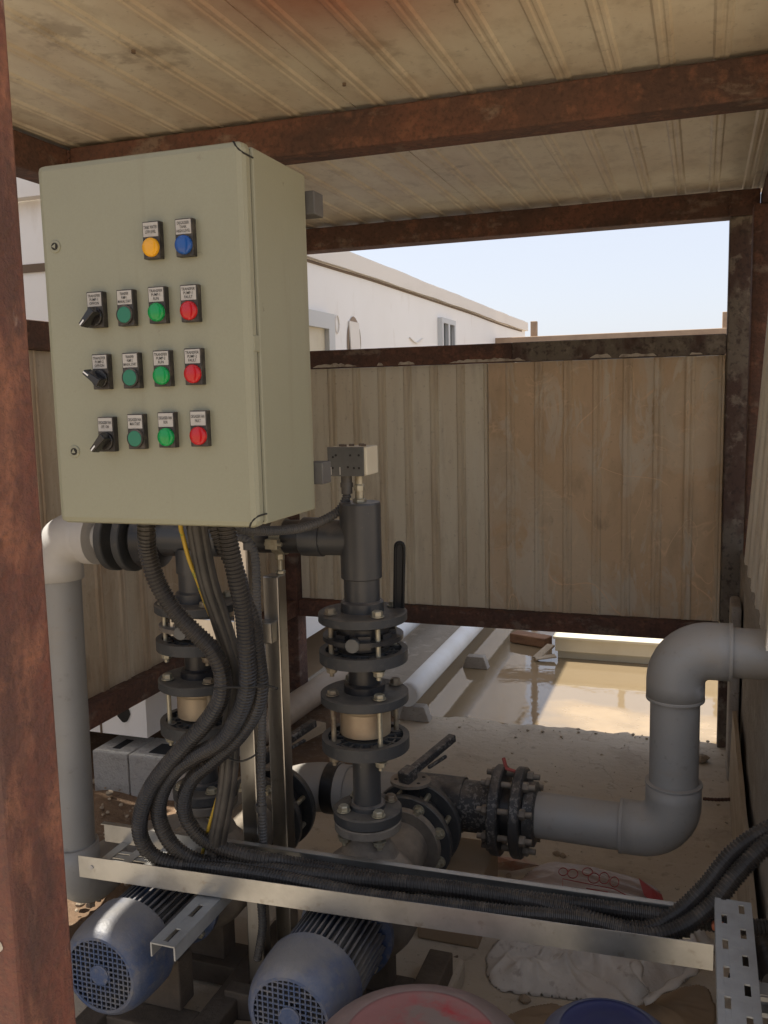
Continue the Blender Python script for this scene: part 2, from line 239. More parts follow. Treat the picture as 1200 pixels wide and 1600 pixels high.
class MB:
    def __init__(s): s.v = []; s.f = []; s.mi = []; s.sm = []; s.c = 0
    def face(s, idx, sm=False): s.f.append(tuple(idx)); s.mi.append(s.c); s.sm.append(sm)
    def add(s, p): s.v.append(Vector(p)); return len(s.v)-1
    def box(s, x0, x1, y0, y1, z0, z1):
        b = len(s.v)
        for x in (x0, x1):
            for y in (y0, y1):
                for z in (z0, z1): s.add((x, y, z))
        for q in ((0, 1, 3, 2), (4, 6, 7, 5), (0, 4, 5, 1), (2, 3, 7, 6), (0, 2, 6, 4), (1, 5, 7, 3)): s.face([b+i for i in q])
        return s
    def obox(s, c, size, ax=(1, 0, 0), up=(0, 0, 1)):       # box with its length along ax
        a = Vector(ax).normalized(); u = Vector(up); u = (u-a*u.dot(a)).normalized(); n = u.cross(a); c = Vector(c); b = len(s.v)
        for i in (-.5, .5):
            for j in (-.5, .5):
                for k in (-.5, .5): s.add(c+a*(i*size[0])+n*(j*size[1])+u*(k*size[2]))
        for q in ((0, 1, 3, 2), (4, 6, 7, 5), (0, 4, 5, 1), (2, 3, 7, 6), (0, 2, 6, 4), (1, 5, 7, 3)): s.face([b+i for i in q])
        return s
    def lathe(s, o, ax, prof, n=28, sm=True, caps=True):       # prof: list of (t along axis, radius); creases kept at every profile point
        u, v, a = frame(ax); o = Vector(o)
        cs = [(math.cos(2*math.pi*i/n), math.sin(2*math.pi*i/n)) for i in range(n)]
        for (t0, r0), (t1, r1) in zip(prof, prof[1:]):
            b = len(s.v)
            for t, r in ((t0, r0), (t1, r1)):
                for c, d in cs: s.add(o+a*t+u*(r*c)+v*(r*d))
            for i in range(n): s.face((b+i, b+(i+1) % n, b+n+(i+1) % n, b+n+i), sm)
        if caps:
            for (t, r), fl in ((prof[0], 1), (prof[-1], 0)):
                if r > 1e-5:
                    b = len(s.v)
                    for c, d in cs: s.add(o+a*t+u*(r*c)+v*(r*d))
                    s.face(range(b+n-1, b-1, -1) if fl else range(b, b+n))
        return s
    def smooth_lathe(s, o, ax, prof, n=32):
        u, v, a = frame(ax); o = Vector(o); b = len(s.v); m = len(prof)
        for t, r in prof:
            for i in range(n): s.add(o+a*t+u*(r*math.cos(2*math.pi*i/n))+v*(r*math.sin(2*math.pi*i/n)))
        for k in range(m-1):
            for i in range(n): s.face((b+k*n+i, b+k*n+(i+1) % n, b+(k+1)*n+(i+1) % n, b+(k+1)*n+i), True)
        return s
    def cyl(s, p0, p1, r0, r1=None, n=20, caps=True):
        p0, p1 = Vector(p0), Vector(p1); d = p1-p0
        return s.lathe(p0, d, [(0, r0), (d.length, r0 if r1 is None else r1)], n, True, caps)
    def tube(s, pts, r, n=14, caps=True, sm=True):
        pts = [Vector(p) for p in pts]; m = len(pts); b = len(s.v)
        T = [(pts[min(i+1, m-1)]-pts[max(i-1, 0)]).normalized() for i in range(m)]
        u = frame(T[0])[0]
        for i in range(m):
            u = (u-T[i]*u.dot(T[i])).normalized(); v = T[i].cross(u); rr = r[i] if isinstance(r, list) else r
            for k in range(n): s.add(pts[i]+u*(rr*math.cos(2*math.pi*k/n))+v*(rr*math.sin(2*math.pi*k/n)))
        for i in range(m-1):
            for k in range(n): s.face((b+i*n+k, b+i*n+(k+1) % n, b+(i+1)*n+(k+1) % n, b+(i+1)*n+k), sm)
        if caps:
            s.face(range(b+n-1, b-1, -1)); s.face(range(b+(m-1)*n, b+m*n))
        return s
    def hexa(s, p, ax, r, h): return s.lathe(p, ax, [(0, r), (h*.8, r), (h, r*.85)], 6, False)
    def ring(s, o, ax, ri, ro, t, n=32):         # annular plate from 0 to t along ax
        return s.lathe(o, ax, [(0, ri), (0, ro), (t*.12, ro*1.0), (t, ro), (t, ri), (0, ri)], n, True, False)
    def build(s, name, mats, parent=None, bevel=0, label=None):
        me = bpy.data.meshes.new(name)
        if parent is None:
            lo = [min(p[i] for p in s.v) for i in range(3)]; hi = [max(p[i] for p in s.v) for i in range(3)]
            org = Vector(((lo[0]+hi[0])/2, (lo[1]+hi[1])/2, lo[2]))
        else: org = WORLD[parent.name]
        me.from_pydata([p-org for p in s.v], [], s.f)
        for mt in (mats if isinstance(mats, (list, tuple)) else [mats]): me.materials.append(M[mt])
        me.polygons.foreach_set('material_index', s.mi); me.polygons.foreach_set('use_smooth', s.sm); me.update()
        o = bpy.data.objects.new(name, me); COL.objects.link(o)
        if parent is None: o.location = org
        else: o.parent = parent
        WORLD[o.name] = org
        if bevel:
            bv = o.modifiers.new('bevel', 'BEVEL'); bv.width = bevel; bv.segments = 2; bv.limit_method = 'ANGLE'; bv.harden_normals = False
        if label: o['label'] = label
        return o
WORLD = {}
def tag(o, label, cat, group=None):
    o['label'] = label; o['category'] = cat
    if group: o['group'] = group
    return o
def thing(name, label, cat, loc, group=None):
    o = bpy.data.objects.new(name, None); COL.objects.link(o); o.location = loc; o.empty_display_size = .05
    WORLD[o.name] = Vector(loc); return tag(o, label, cat, group)
def struct(o, kind='structure'): o['kind'] = kind; return o
def dup(root, shift, label):
    def cp(o, par):
        c = o.copy(); COL.objects.link(c)
        if par: c.parent = par
        for ch in [x for x in bpy.data.objects if x.parent == o]: cp(ch, c)
        return c
    c = cp(root, None); c.location = Vector(root.location)+Vector(shift); c['label'] = label; return c
def wob(x, y, s=1., seed=0.): return noise.noise(Vector((x*s+seed, y*s-seed, seed*.7)))

# ------------------------------------------------------------------ ground
b = MB(); b.face([b.add(p) for p in ((-400, -60, -.1), (400, -60, -.1), (400, 900, -.1), (-400, 900, -.1))])
struct(b.build('ground', 'sand'))
b = MB(); b.face([b.add(p) for p in ((-1.95, 3.6, -.055), (7, 3.6, -.055), (7, 12, -.055), (-1.95, 12, -.055))])
struct(b.build('wet_ground', 'wet'))
# floor slab with a broken far edge
b = MB(); nx, ny = 120, 90; X0, X1, Y0, Y1 = -3.2, .30, -.6, 3.97
idx = {}
def slab_y(x):
    return Y1 + .03*wob(x, 0, 3, 4.) + .035*wob(x, 0, 11, 9.) + .02*wob(x, 0, 37, 2) - .05*(x+.6)*0
for i in range(nx+1):
    for j in range(ny+1):
        x = X0+(X1-X0)*i/nx; y = Y0+(slab_y(x)-Y0)*j/ny
        z = .004*wob(x, y, 3, 1)+.002*wob(x, y, 20, 5)
        if y > Y1-.10: z += .012*max(0, wob(x, y, 18, 3))
        if x < -1.33+.06*wob(y, 0, 4, 2): z -= .05
        idx[i, j] = b.add((x, y, z))
for i in range(nx):
    for j in range(ny): b.face((idx[i, j], idx[i+1, j], idx[i+1, j+1], idx[i, j+1]), True)
b.c = 1
for i in range(nx):
    a, c = b.v[idx[i, ny]], b.v[idx[i+1, ny]]
    p = [b.add(a), b.add(c), b.add((c.x, c.y+.012, -.11)), b.add((a.x, a.y+.012, -.11))]; b.face(p[::-1])
struct(b.build('floor_slab', ['conc', 'conc_raw']))
# soil on the left
b = MB(); n1, n2 = 70, 110; idx = {}
for i in range(n1+1):
    for j in range(n2+1):
        x = -6+(4.72)*i/n1 + .05*wob(j*.3, i, 1, 3)*(i == n1); y = 1.9+(2.3)*j/n2
        z = .0+.035*wob(x, y, 3, 6)+.018*wob(x, y, 11, 2)+.008*wob(x, y, 40, 2)
        if x > -1.36: z -= .06
        idx[i, j] = b.add((x, y, z))
for i in range(n1):
    for j in range(n2): b.face((idx[i, j], idx[i+1, j], idx[i+1, j+1], idx[i, j+1]), True)
struct(b.build('soil', 'soil'))
# outside concrete path the pipes run on
b = MB(); b.box(-1.93, -1.36, 3.98, 9.5, -.1, .05)
struct(b.build('path', 'conc_wall', bevel=.01))
def rock(b, c, r, n=7, seed=0):
    k = len(b.v); rows = 5
    for i in range(rows+1):
        th = math.pi*i/rows
        for j in range(n):
            ph = 2*math.pi*j/n
            d = Vector((math.sin(th)*math.cos(ph), math.sin(th)*math.sin(ph), math.cos(th)*.6))
            rr = r*(1+.45*noise.noise(d*1.6+Vector((seed, seed*.3, 0))))
            b.add(Vector(c)+d*rr)
    for i in range(rows):
        for j in range(n): b.face((k+i*n+j, k+(i+1)*n+j, k+(i+1)*n+(j+1) % n, k+i*n+(j+1) % n))
b = MB()
for i in range(420):
    x = random.uniform(-2.3, -1.36); y = random.uniform(2.0, 3.2)
    rock(b, (x, y, .02+.03*wob(x, y, 3, 6)), random.choice((.005, .006, .008, .01, .016)), 6, i*.37)
struct(b.build('gravel', 'stone'), 'stuff')
b = MB()
for i in range(45):
    x = random.uniform(-1.3, .1); y = slab_y(x)-abs(random.gauss(0, .06)); rock(b, (x, y, .003), random.choice((.003, .004, .008)), 6, i*.77)
for i in range(190):
    x = random.uniform(-.9, .14); y = random.uniform(1.7, 3.85); rock(b, (x, y, .003), random.choice((.0022, .003, .003, .004, .007)), 6, i*.47)
struct(b.build('rubble', 'conc'), 'stuff')

# ------------------------------------------------------------------ shelter frame
fr = thing('shelter_frame', 'rusty brown square tube frame of the open pump shelter', 'frame', (-.85, 2.4, 0))
def bar(name, mt, *bx, label=None): return MB().box(*bx).build(name, mt, fr, .006, label)
BY = 3.92
bar('post', 'rust_grey', .09, .205, BY, BY+.1, -.06, 2.18, label='grey brown corroded corner post')
bar('post', 'rust', -1.94, -1.84, BY, BY+.1, -.06, 2.18)
bar('post', 'rust', .165, .27, 3.66, 3.76, .86, 2.174)
fp = bar('post', 'rust_red', -.865, -.763, .80, .90, 0, 2.18, label='red oxide post with chipped paint nearest the camera')
h = MB(); h.cyl((-.80, .7995, 1.16), (-.80, .7985, 1.16), .005, n=10); h.build('bolt_hole', 'cab_dark', fr); h = MB(); h.cyl((-.805, .7995, .70), (-.805, .7985, .70), .004, n=10); h.build('bolt_hole', 'cab_dark', fr)
h = MB()
k0 = len(h.v); c0 = Vector((-.79, .7988, .855))
pp = [h.add(c0+Vector((math.cos(a)*(.012+.005*wob(a, 0, 2, 1)), 0, math.sin(a)*(.007+.003*wob(a, 1, 3, 2))))) for a in [i*math.pi/7 for i in range(14)]]; h.face(pp)
h.build('bare_patch', 'flake', fr)
bar('beam', 'rust', -1.84, .20, BY, BY+.1, 2.18, 2.28)
bar('beam', 'rust', -1.84, .20, 2.40, 2.50, 2.18, 2.28)
bar('beam', 'rust', -1.84, .20, .88, .98, 2.18, 2.28)
bar('beam', 'rust', -1.94, -1.845, .88, 4.02, 2.176, 2.277)
bar('beam', 'rust', .205, .30, .88, 4.02, 2.176, 2.277)
rl = MB(); rl.box(-1.838, -.78, BY+.004, BY+.1, 1.645, 1.727); rl.c = 1; rl.box(-.7795, .088, BY+.0045, BY+.1, 1.645, 1.7275); rl.build('rail', ['rust', 'rust_grey'], fr, .005)
bar('rail', 'rust', -1.838, .088, BY+.004, BY+.1, .455, .535)
bar('rail', 'rust', -1.936, -1.842, .98, BY-.003, 1.667, 1.75)
bar('rail', 'rust', -1.936, -1.842, .98, BY-.003, .456, .536)
for jx, jy in ((-1.84, 2.398), (.198, 2.398), (-1.838, 3.919), (.088, 3.919)):
    h = MB(); pts = [(jx+.004*math.sin(i*2.1), jy-.002, 2.182+i*.006) for i in range(16)]; h.tube(pts, [.005+.002*math.sin(i*1.7) for i in range(16)], 6); h.build('weld_bead', 'rust', fr)
# flaking cream paint along the lower edge of the top rail
h = MB()
for x0, x1, s in ((-1.72, -1.50, 1), (-1.40, -1.37, 2), (-1.30, -1.22, 3), (-1.06, -.72, 4), (-.45, -.36, 6), (-.33, -.18, 5), (-.05, 0, 7)):
    h = MB(); n = max(4, int((x1-x0)/.008)); pts = []
    for i in range(n+1):
        t = i/n; x = x0+(x1-x0)*t; hh = (.006+.016*abs(wob(x, 0, 30, s))+.010*abs(wob(x, 0, 9, s)))*math.sin(math.pi*min(1, t*6+.05)*.5)*math.sin(math.pi*min(1, (1-t)*6+.05)*.5)
        pts.append((h.add((x, BY+.0025, 1.6485)), h.add((x, BY+.0025, 1.6485+hh))))
    for (a, c), (d, e) in zip(pts, pts[1:]): h.face((a, d, e, c))
    h.build('paint_flake', 'flake', fr)

# ------------------------------------------------------------------ cladding
def ribbed(u0, u1, fn, w0, w1, period, depth, flip=False, phase=0.):
    """profile along u, extruded along w; fn(u, w, d) -> point; closed back so that it has thickness"""
    b = MB(); us = [u0]; u = u0-((u0-phase) % period)
    prof = ((0, 0), (.66, 0), (.71, 1), (.79, 1), (.82, .55), (.86, .55), (.89, 1), (.95, 1), (.995, 0))
    pts = []
    while u < u1+period:
        for t, d in prof:
            q = u+t*period
            if u0 <= q <= u1: pts.append((q, d*depth))
        u += period
    pts = [(u0, 0)]+pts+[(u1, 0)]
    W = 6
    for k in range(W):
        wa, wb = w0+(w1-w0)*k/W, w0+(w1-w0)*(k+1)/W
        for (a, da), (c, dc) in zip(pts, pts[1:]):
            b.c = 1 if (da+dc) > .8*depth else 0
            q = [b.add(fn(a, wa, da)), b.add(fn(c, wa, dc)), b.add(fn(c, wb, dc)), b.add(fn(a, wb, da))]; b.face(q)
    b.c = 0; t = -.035
    q = [b.add(fn(u0, w0, t)), b.add(fn(u1, w0, t)), b.add(fn(u1, w1, t)), b.add(fn(u0, w1, t))]; b.face(q)
    for (a0, a1) in (((u0, w0), (u0, w1)), ((u1, w0), (u1, w1)), ((u0, w0), (u1, w0)), ((u0, w1), (u1, w1))):
        q = [b.add(fn(*a0, 0)), b.add(fn(*a1, 0)), b.add(fn(*a1, t)), b.add(fn(*a0, t))]; b.face(q)
    return b
def backfn(y): return lambda u, wz, d: (u, y-d, wz)
tag(ribbed(-1.835, -.898, backfn(BY+.05), .537, 1.643, .125, .0065).build('wall_panel', ['wall_a', 'wall_a2']), 'pale dusty ribbed cladding panel in back wall behind the pressure switch', 'wall panel', 'cladding panels of the shelter walls')
tag(ribbed(-.894, .0895, backfn(BY+.046), .537, 1.643, .125, .0065, phase=.1).build('wall_panel', ['wall_b', 'wall_b2']), 'brown scratched ribbed cladding panel in back wall right of the seam', 'wall panel', 'cladding panels of the shelter walls')
tag(ribbed(1.0, 3.9, lambda u, wz, d: (-1.89+d, u, wz), .538, 1.665, .125, .0065).build('wall_panel', ['wall_l', 'wall_l2']), 'stained cream cladding panel on the left side behind the upright grey pipe', 'wall panel', 'cladding panels of the shelter walls')
# right side cladding leans a little at its far edge
rp = ribbed(2.3, 3.62, lambda u, wz, d: (.156+.062*(wz-.7)-d*.6, u, wz), .875, 2.17, .235, .014)
tag(rp.build('wall_panel', ['wall_c', 'wall_c']), 'pale cream cladding panel above the rough concrete wall at right edge', 'wall panel', 'cladding panels of the shelter walls')
rf = thing('roof', 'cream corrugated sheet roof seen from below with brown dust', 'roof', (-.85, 2.4, 2.285))
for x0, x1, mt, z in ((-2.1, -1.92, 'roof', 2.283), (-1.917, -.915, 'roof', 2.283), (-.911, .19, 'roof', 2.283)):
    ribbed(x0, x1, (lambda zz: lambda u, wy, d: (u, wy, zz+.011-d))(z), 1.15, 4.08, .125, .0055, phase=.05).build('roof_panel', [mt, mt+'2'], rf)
ribbed(.194, .36, lambda u, wy, d: (u, wy, 2.292-d), 1.15, 4.08, .3, .0).build('edge_panel', ['wall_c', 'wall_c'], rf)
h = MB()
for i in range(5):
    x = -1.6+i*.37+random.uniform(-.02, .02); y = random.choice((1.9, 2.2, 2.8, 3.3, 3.6))+random.uniform(-.1, .1); h = MB(); h.cyl((x, y, 2.284), (x, y, 2.277), .005, n=8); h.build('screw', 'seam', rf)

# ------------------------------------------------------------------ low wall at the right
b = MB(); ny = 60; prof = []
for j in range(ny+1):
    y = .8+3.2*j/ny; xo = .180-.004*y+.008*wob(y, 0, 6, 1)
    ztop = .87+.012*wob(y, 0, 7, 3)
    prof.append([b.add((xo+.006*wob(y, z, 9, 5), y, z)) for z in (-.08, .25, .55, .83)]+[b.add((xo+.02, y, ztop)), b.add((xo+.09, y, ztop+.01*wob(y, 2, 9, 1))), b.add((.40, y, ztop)), b.add((.40, y, -.08))])
for a, c in zip(prof, prof[1:]):
    for k in range(7): b.face((a[k], c[k], c[k+1], a[k+1]), k < 3)
b.face(prof[0]); b.face(prof[-1][::-1])
tag(b.build('low_wall', 'conc_wall'), 'rough low concrete wall along the right edge of the floor', 'wall')
b = MB(); pr = []
for i in range(25):
    y = 1.6+1.93*i/24; x = .152-.004*y; zt = .30-.10*(1-i/24)+.012*wob(y, 0, 12, 2)
    pr.append([b.add((x-.012, y, .004)), b.add((x-.004, y, zt)), b.add((x+.010, y, zt)), b.add((x+.004, y, .004))])
for a, c in zip(pr, pr[1:]):
    for k in range(4): b.face((a[k], c[k], c[(k+1) % 4], a[(k+1) % 4]))
b.face(pr[0]); b.face(pr[-1][::-1])
tag(b.build('formwork_board', 'wood_p'), 'pale weathered board leaning along the low concrete wall', 'board')
b = MB().box(.120, .158, 3.56, 3.76, .0, .695)
tag(b.build('concrete_stub', 'conc_raw', bevel=.012), 'stubby brown concrete stub standing beside the corner post at right', 'block')
b = MB(); b.tube(resample(spline([(.16, 3.36, .03), (.09, 3.35, .022), (.03, 3.345, .02)]), .004), [.006+.0012*(i % 3 == 0) for i in range(len(resample(spline([(.16, 3.36, .03), (.09, 3.35, .022), (.03, 3.345, .02)]), .004)))], 8)
tag(b.build('steel_bar', 'rust'), 'rusty ribbed steel bar end sticking out of the low wall', 'steel bar')

# ------------------------------------------------------------------ white cabin behind
cb = thing('white_cabin', 'long white prefabricated cabin with flat fascia behind the shelter', 'building', (-3.5, 7, .2))
XB = -2.0
b = MB(); b.box(-5.5, XB, 2.86, 10.86, .215, 2.26); b.build('wall', 'white_wall', cb)
b = MB()                                                                      # fascia with a sagging lower edge
n = 60; tops = []
for i in range(n+1):
    y = 2.80+8.1*i/n; sag = -.010*max(0, math.sin((y-2.6)*1.1))+.006*wob(y, 0, 2, 1); zt = 2.362-.001*(y-3)+.003*round(2*wob(y, 0, 1.4, 4))
    xx = XB+.03
    tops.append([b.add((xx, y, 2.262+sag)), b.add((xx, y, zt)), b.add((xx-.06, y, zt)), b.add((xx-.06, y, 2.262+sag))])
for a, c in zip(tops, tops[1:]):
    for k in range(4): b.face((a[k], c[k], c[(k+1) % 4], a[(k+1) % 4]))
b.face(tops[0]); b.face(tops[-1][::-1])
b.box(-5.5, XB-.006, 2.80, 2.855, 2.26, 2.358); b.build('fascia', 'fascia', cb)
b = MB().box(-5.5, XB-.01, 2.87, 10.85, 2.262, 2.352); b.build('roof', 'fascia', cb)
for i in range(9): MB().box(XB-.30, XB+.01, 5.0+i*.62, 5.0+i*.62+random.uniform(.3, .5), 2.357, 2.361+random.uniform(0, .005)).build('roof_sheet', 'fascia', cb)
b = MB(); pts = [(XB+.003, 4.0+i*.17, 2.252-.012*max(0, math.sin((4.0+i*.17-2.6)*1.1))-.004) for i in range(40)]
b.tube(pts, .008, 6); b.build('cable', 'seam', cb)
b = MB(); b.box(-5.5, XB-.05, 2.852, 2.859, 2.0, 2.03); b.build('trim_strip', 'seam', cb)
b = MB(); b.box(-2.212, -2.206, 2.853, 2.859, .216, 2.0); b.box(-2.6, -2.213, 2.853, 2.859, .385, .389); b.build('panel_joint', 'seam', cb)
b = MB()
for z, x in ((1.72, -2.45),): b.cyl((x, 2.859, z), (x, 2.856, z), .008, n=10); b.build('wall_hole', 'cab_dark', cb); b = MB()
pp = [b.add((-2.10+math.cos(a)*.028*(1+.25*wob(a, 0, 1.3, 2)), 2.856, .305+math.sin(a)*.036*(1+.3*wob(a, 1, 1.3, 2)))) for a in [i*math.pi/8 for i in range(16)]]; b.face(pp)
b.build('wall_hole', 'cab_dark', cb)
def window(y0, y1, z0, z1, pm, t):
    b = MB()
    for q in ((y0, y1, z1-t, z1), (y0, y1, z0, z0+t), (y0, y0+t, z0+t, z1-t), (y1-t, y1, z0+t, z1-t), ((y0+y1)/2-.025, (y0+y1)/2+.025, z0+t, z1-t)): b.box(XB+.001, XB+.04, *q)
    wdw = b.build('window', 'alu', cb); g = MB().box(XB+.001, XB+.012, y0+t, y1-t, z0+t, z1-t); g.build('pane', pm, wdw)
window(7.06, 7.48, 1.25, 2.13, 'glass', .04); window(3.95, 4.80, 1.2, 1.975, 'beige', .085)
# opening where an air conditioner was, closed with a loose white board
b = MB(); cy, cz = 5.19, 1.84
pp = [b.add((XB+.004, cy+math.cos(a)*.118*(1+.12*wob(a, 0, 1.5, 3)), cz+math.sin(a)*.150*(1+.12*wob(a, 2, 1.5, 3)))) for a in [i*math.pi/12 for i in range(24)]]; b.face(pp[::-1]); b.build('wall_hole', 'hole', cb)
b = MB(); b.obox((XB+.009, cy+.0, cz+.005), (.008, .17, .235), (1, .03, .04)); b.build('patch_board', 'fascia', cb)
b = MB(); b.tube([(XB+.006, 4.92+.03*math.cos(a), 1.93+.05*math.sin(a)) for a in [i*math.pi/8 for i in range(17)]], .004, 5); b.build('wall_mark', 'fascia', cb); b = MB()
b.tube(spline([(XB+.006, 6.3, 1.93), (XB+.01, 6.45, 1.90), (XB+.006, 6.62, 1.94)]), .006, 5); b.build('wall_mark', 'fascia', cb)
b = MB(); b.tube(spline([(-1.78, 5.35, 1.30), (-1.79, 5.36, 1.72), (-1.785, 5.40, 1.80)]), .018, 6)
b.cyl((-1.78, 5.35, .05), (-1.78, 5.35, 1.31), .012, n=8)
tag(b.build('pipe_stub', 'cable'), 'thin dark upright stub peeking over the back wall before the cabin', 'stub')

# distant timber fence
fe = thing('timber_fence', 'weathered tan timber fence with tall posts far beyond the back wall', 'fence', (-.2, 9.2, -.05))
MB().box(-2.0, 3.2, 9.2, 9.26, 1.94, 2.085).build('rail', 'pink_wood', fe, .005)
MB().box(-2.0, 3.2, 9.2, 9.26, 1.28, 1.40).build('rail', 'pink_wood', fe, .005)
MB().box(-2.0, 3.2, 9.205, 9.25, .0, .72).build('boards', 'pink_wood', fe)
for x in (-1.62, -.72, .2, 1.1): MB().box(x-.032, x+.032, 9.265, 9.33, -.08, 2.24 if x in (-1.62, .2) else 2.06).build('post', 'pink_wood', fe, .005)

b = MB().box(-3.35, -3.15, -.4, 2.79, -.1, 2.55)  # made-up wall out of view, added to keep sun off the soil
tag(b.build('added_shade_wall', 'block', bevel=.01), 'added grey block wall, unseen left of the shelter, shading the soil', 'wall')

# ------------------------------------------------------------------ outdoor pipes, blocks, loose boards
def pipe_run(name, pts, r, mt, n=20): return MB().tube(resample(spline(pts), .05), r, n).build(name, mt)
tag(pipe_run('water_pipe', [(-1.25, 3.80, .145), (-1.252, 6, .15), (-1.25, 9, .15)], .052, 'white_pipe'), 'white pipe running away over the wet ground beside the concrete path', 'pipe', 'pipes outside the shelter')
tag(pipe_run('water_pipe', [(-1.62, 4.15, .17), (-1.62, 6, .17), (-1.60, 9, .17)], .05, 'white_pipe'), 'white pipe on the concrete path just behind the riser flanges', 'pipe', 'pipes outside the shelter')
tag(pipe_run('water_pipe', [(-1.775, 3.2, .09), (-1.735, 3.7, .105), (-1.69, 4.25, .11)], .062, 'tan_pipe'), 'tan dusty pipe lying under the rail beside the corner post', 'pipe', 'pipes outside the shelter')
def saddle(x, y, z, label):
    b = MB(); k = len(b.v)
    for yy in (y-.03, y+.03):
        for dx, zz in ((-.075, 0), (.075, 0), (.05, .07), (-.05, .07)): b.add((x+dx, yy, z+zz))
    for q in ((0, 1, 2, 3), (7, 6, 5, 4), (0, 4, 5, 1), (1, 5, 6, 2), (2, 6, 7, 3), (3, 7, 4, 0)): b.face([k+i for i in q])
    return tag(b.build('pipe_support', 'conc_raw', bevel=.004), label, 'pipe support', 'pipe supports outside')
saddle(-1.24, 3.90, .0, 'pale pipe support under the near end of the white pipe at slab edge')
saddle(-1.20, 4.95, -.055, 'pale wedge pipe support under the white pipe by the back rail')
saddle(-1.62, 4.75, .05, 'pale wedge pipe support on the path behind the upper flange')
b = MB().box(-.79, .9, 5.23, 5.75, -.005, .075); b.box(-.80, .91, 5.20, 5.77, .075, .092); b.box(-.78, .89, 5.27, 5.7, -.06, -.005)
tag(b.build('insulation_panel', 'beige', bevel=.004), 'long cream panel lying on the wet ground behind the elbow', 'panel')
b = MB().obox((-.985, 5.52, -.022), (.25, .10, .06), (1, -.35, 0))
tag(b.build('timber_block', 'wood', bevel=.006), 'short brown timber block lying on the wet ground', 'timber block')
b = MB().obox((-.86, 5.25, -.02), (.16, .05, .012), (.5, 1, .35)); b.obox((-.84, 5.19, -.035), (.12, .06, .008), (1, .4, .1))
tag(b.build('scrap_board', 'wood_p'), 'thin broken scrap leaning at the corner of the cream panel', 'scrap')
b = MB().obox((-1.60, 3.35, .07), (.36, .05, .04), (.25, 1, .0))
tag(b.build('timber_batten', 'wood_p', bevel=.003), 'sunlit pale batten end beside the stainless post', 'batten')
def cinder(x0, x1, label):
    b = MB(); b.box(x0, x1, 2.80, 2.99, -.01, .165); b.c = 1
    b.box(x0+.06, x1-.06, 2.84, 2.94, .150, .1665)
    return tag(b.build('concrete_block', ['block', 'dark'], bevel=.005), label, 'concrete block', 'concrete blocks under the cabin')
cinder(-2.215, -2.055, 'grey hollow concrete block under the cabin, left of the pair')
cinder(-2.050, -1.80, 'grey hollow concrete block under the cabin, right of the pair behind conduits')

# ------------------------------------------------------------------ control cabinet
CX0, CX1, CY0, CY1, CZ0, CZ1 = -1.054, -.669, 1.285, 1.523, 1.297, 1.897
cab = thing('control_cabinet', 'beige electrical control cabinet with rows of lamps and selector switches', 'control cabinet', (-.86, 1.5, 1.297))
MB().box(CX0+.002, CX1-.0015, 1.3215, CY1, CZ0+.002, CZ1-.002).build('body', 'cab', cab, .004)
MB().box(CX0+.006, CX1-.006, 1.300, 1.325, CZ0+.006, CZ1-.006).build('gasket', 'cab_dark', cab)
door = MB().box(CX0, CX1, CY0, 1.3185, CZ0, CZ1).build('door', 'cab', cab, .011)
MB().box(CX1-.02, CX1+.0012, CY0+.011, 1.3178, 1.578, 1.604).build('hinge', 'cab', door, .002)
b = MB()
for z, s in ((CZ1-.014, 1), (CZ0+.014, -1)):
    b.tube(spline([(CX1-.020, CY0+.010, z+s*.0142), (CX1-.015, CY0+.003, z+s*.011), (CX1-.010, CY0+.0016, z+s*.003), (CX1-.003, CY0+.005, z-s*.004), (CX1+.0003, CY0+.013, z-s*.006), (CX1+.0003, 1.319, z-s*.006)], .002), .0016, 6)
b.build('corner_gap', 'cab_dark', door)
for px, py, ang in ((86.7, 385.4, 180), (117, 705.4, 90)):
    p = P(px, py, CY0); b = MB()
    b.lathe((p.x, CY0+.001, p.z), (0, -1, 0), [(0, .0105), (.002, .0105), (.003, .0095)], 24)
    lk = b.build('lock', 'cab', door); b = MB()
    b.lathe((p.x, CY0-.002, p.z), (0, -1, 0), [(0, .006), (.0014, .006)], 20); b.c = 1
    q = [b.add((p.x+.0048*math.cos(R(ang+t)), CY0-.0041, p.z+.0048*math.sin(R(ang+t)))) for t in (0, 120, 240)]; b.face(q)
    b.build('key_insert', ['cab_dark', 'cab'], lk)
DG = None
def text_faces(b, txt, cx, y, cz, size, maxw):
    cu = bpy.data.curves.new('lettering', 'FONT'); cu.body = txt; cu.align_x = 'CENTER'; cu.align_y = 'CENTER'; cu.size = size; cu.space_line = .95; cu.resolution_u = 2; cu.offset = size*.012
    ob = bpy.data.objects.new('lettering', cu); COL.objects.link(ob)
    dg = bpy.context.evaluated_depsgraph_get(); dg.update(); e = ob.evaluated_get(dg); me = e.to_mesh()
    if me.vertices:
        xs = [v.co.x for v in me.vertices]; wd = max(xs)-min(xs); k = min(1, maxw/wd) if wd else 1
        zs = [v.co.y for v in me.vertices]; mid = (max(zs)+min(zs))/2
        o = len(b.v)
        for v in me.vertices: b.add((cx+v.co.x*k, y, cz+(v.co.y-mid)))
        for f in me.polygons: b.face([o+i for i in f.vertices])
    e.to_mesh_clear(); bpy.data.objects.remove(ob); bpy.data.curves.remove(cu)
DEV = [('lamp', 'amber', 234.6, 386, 'TANK WATER\nLOW LEVEL', 'amber pilot lamp'), ('lamp', 'blue_l', 285.8, 382, 'DEGASSER\nTANK\nHIGH LEVEL', 'blue pilot lamp')]
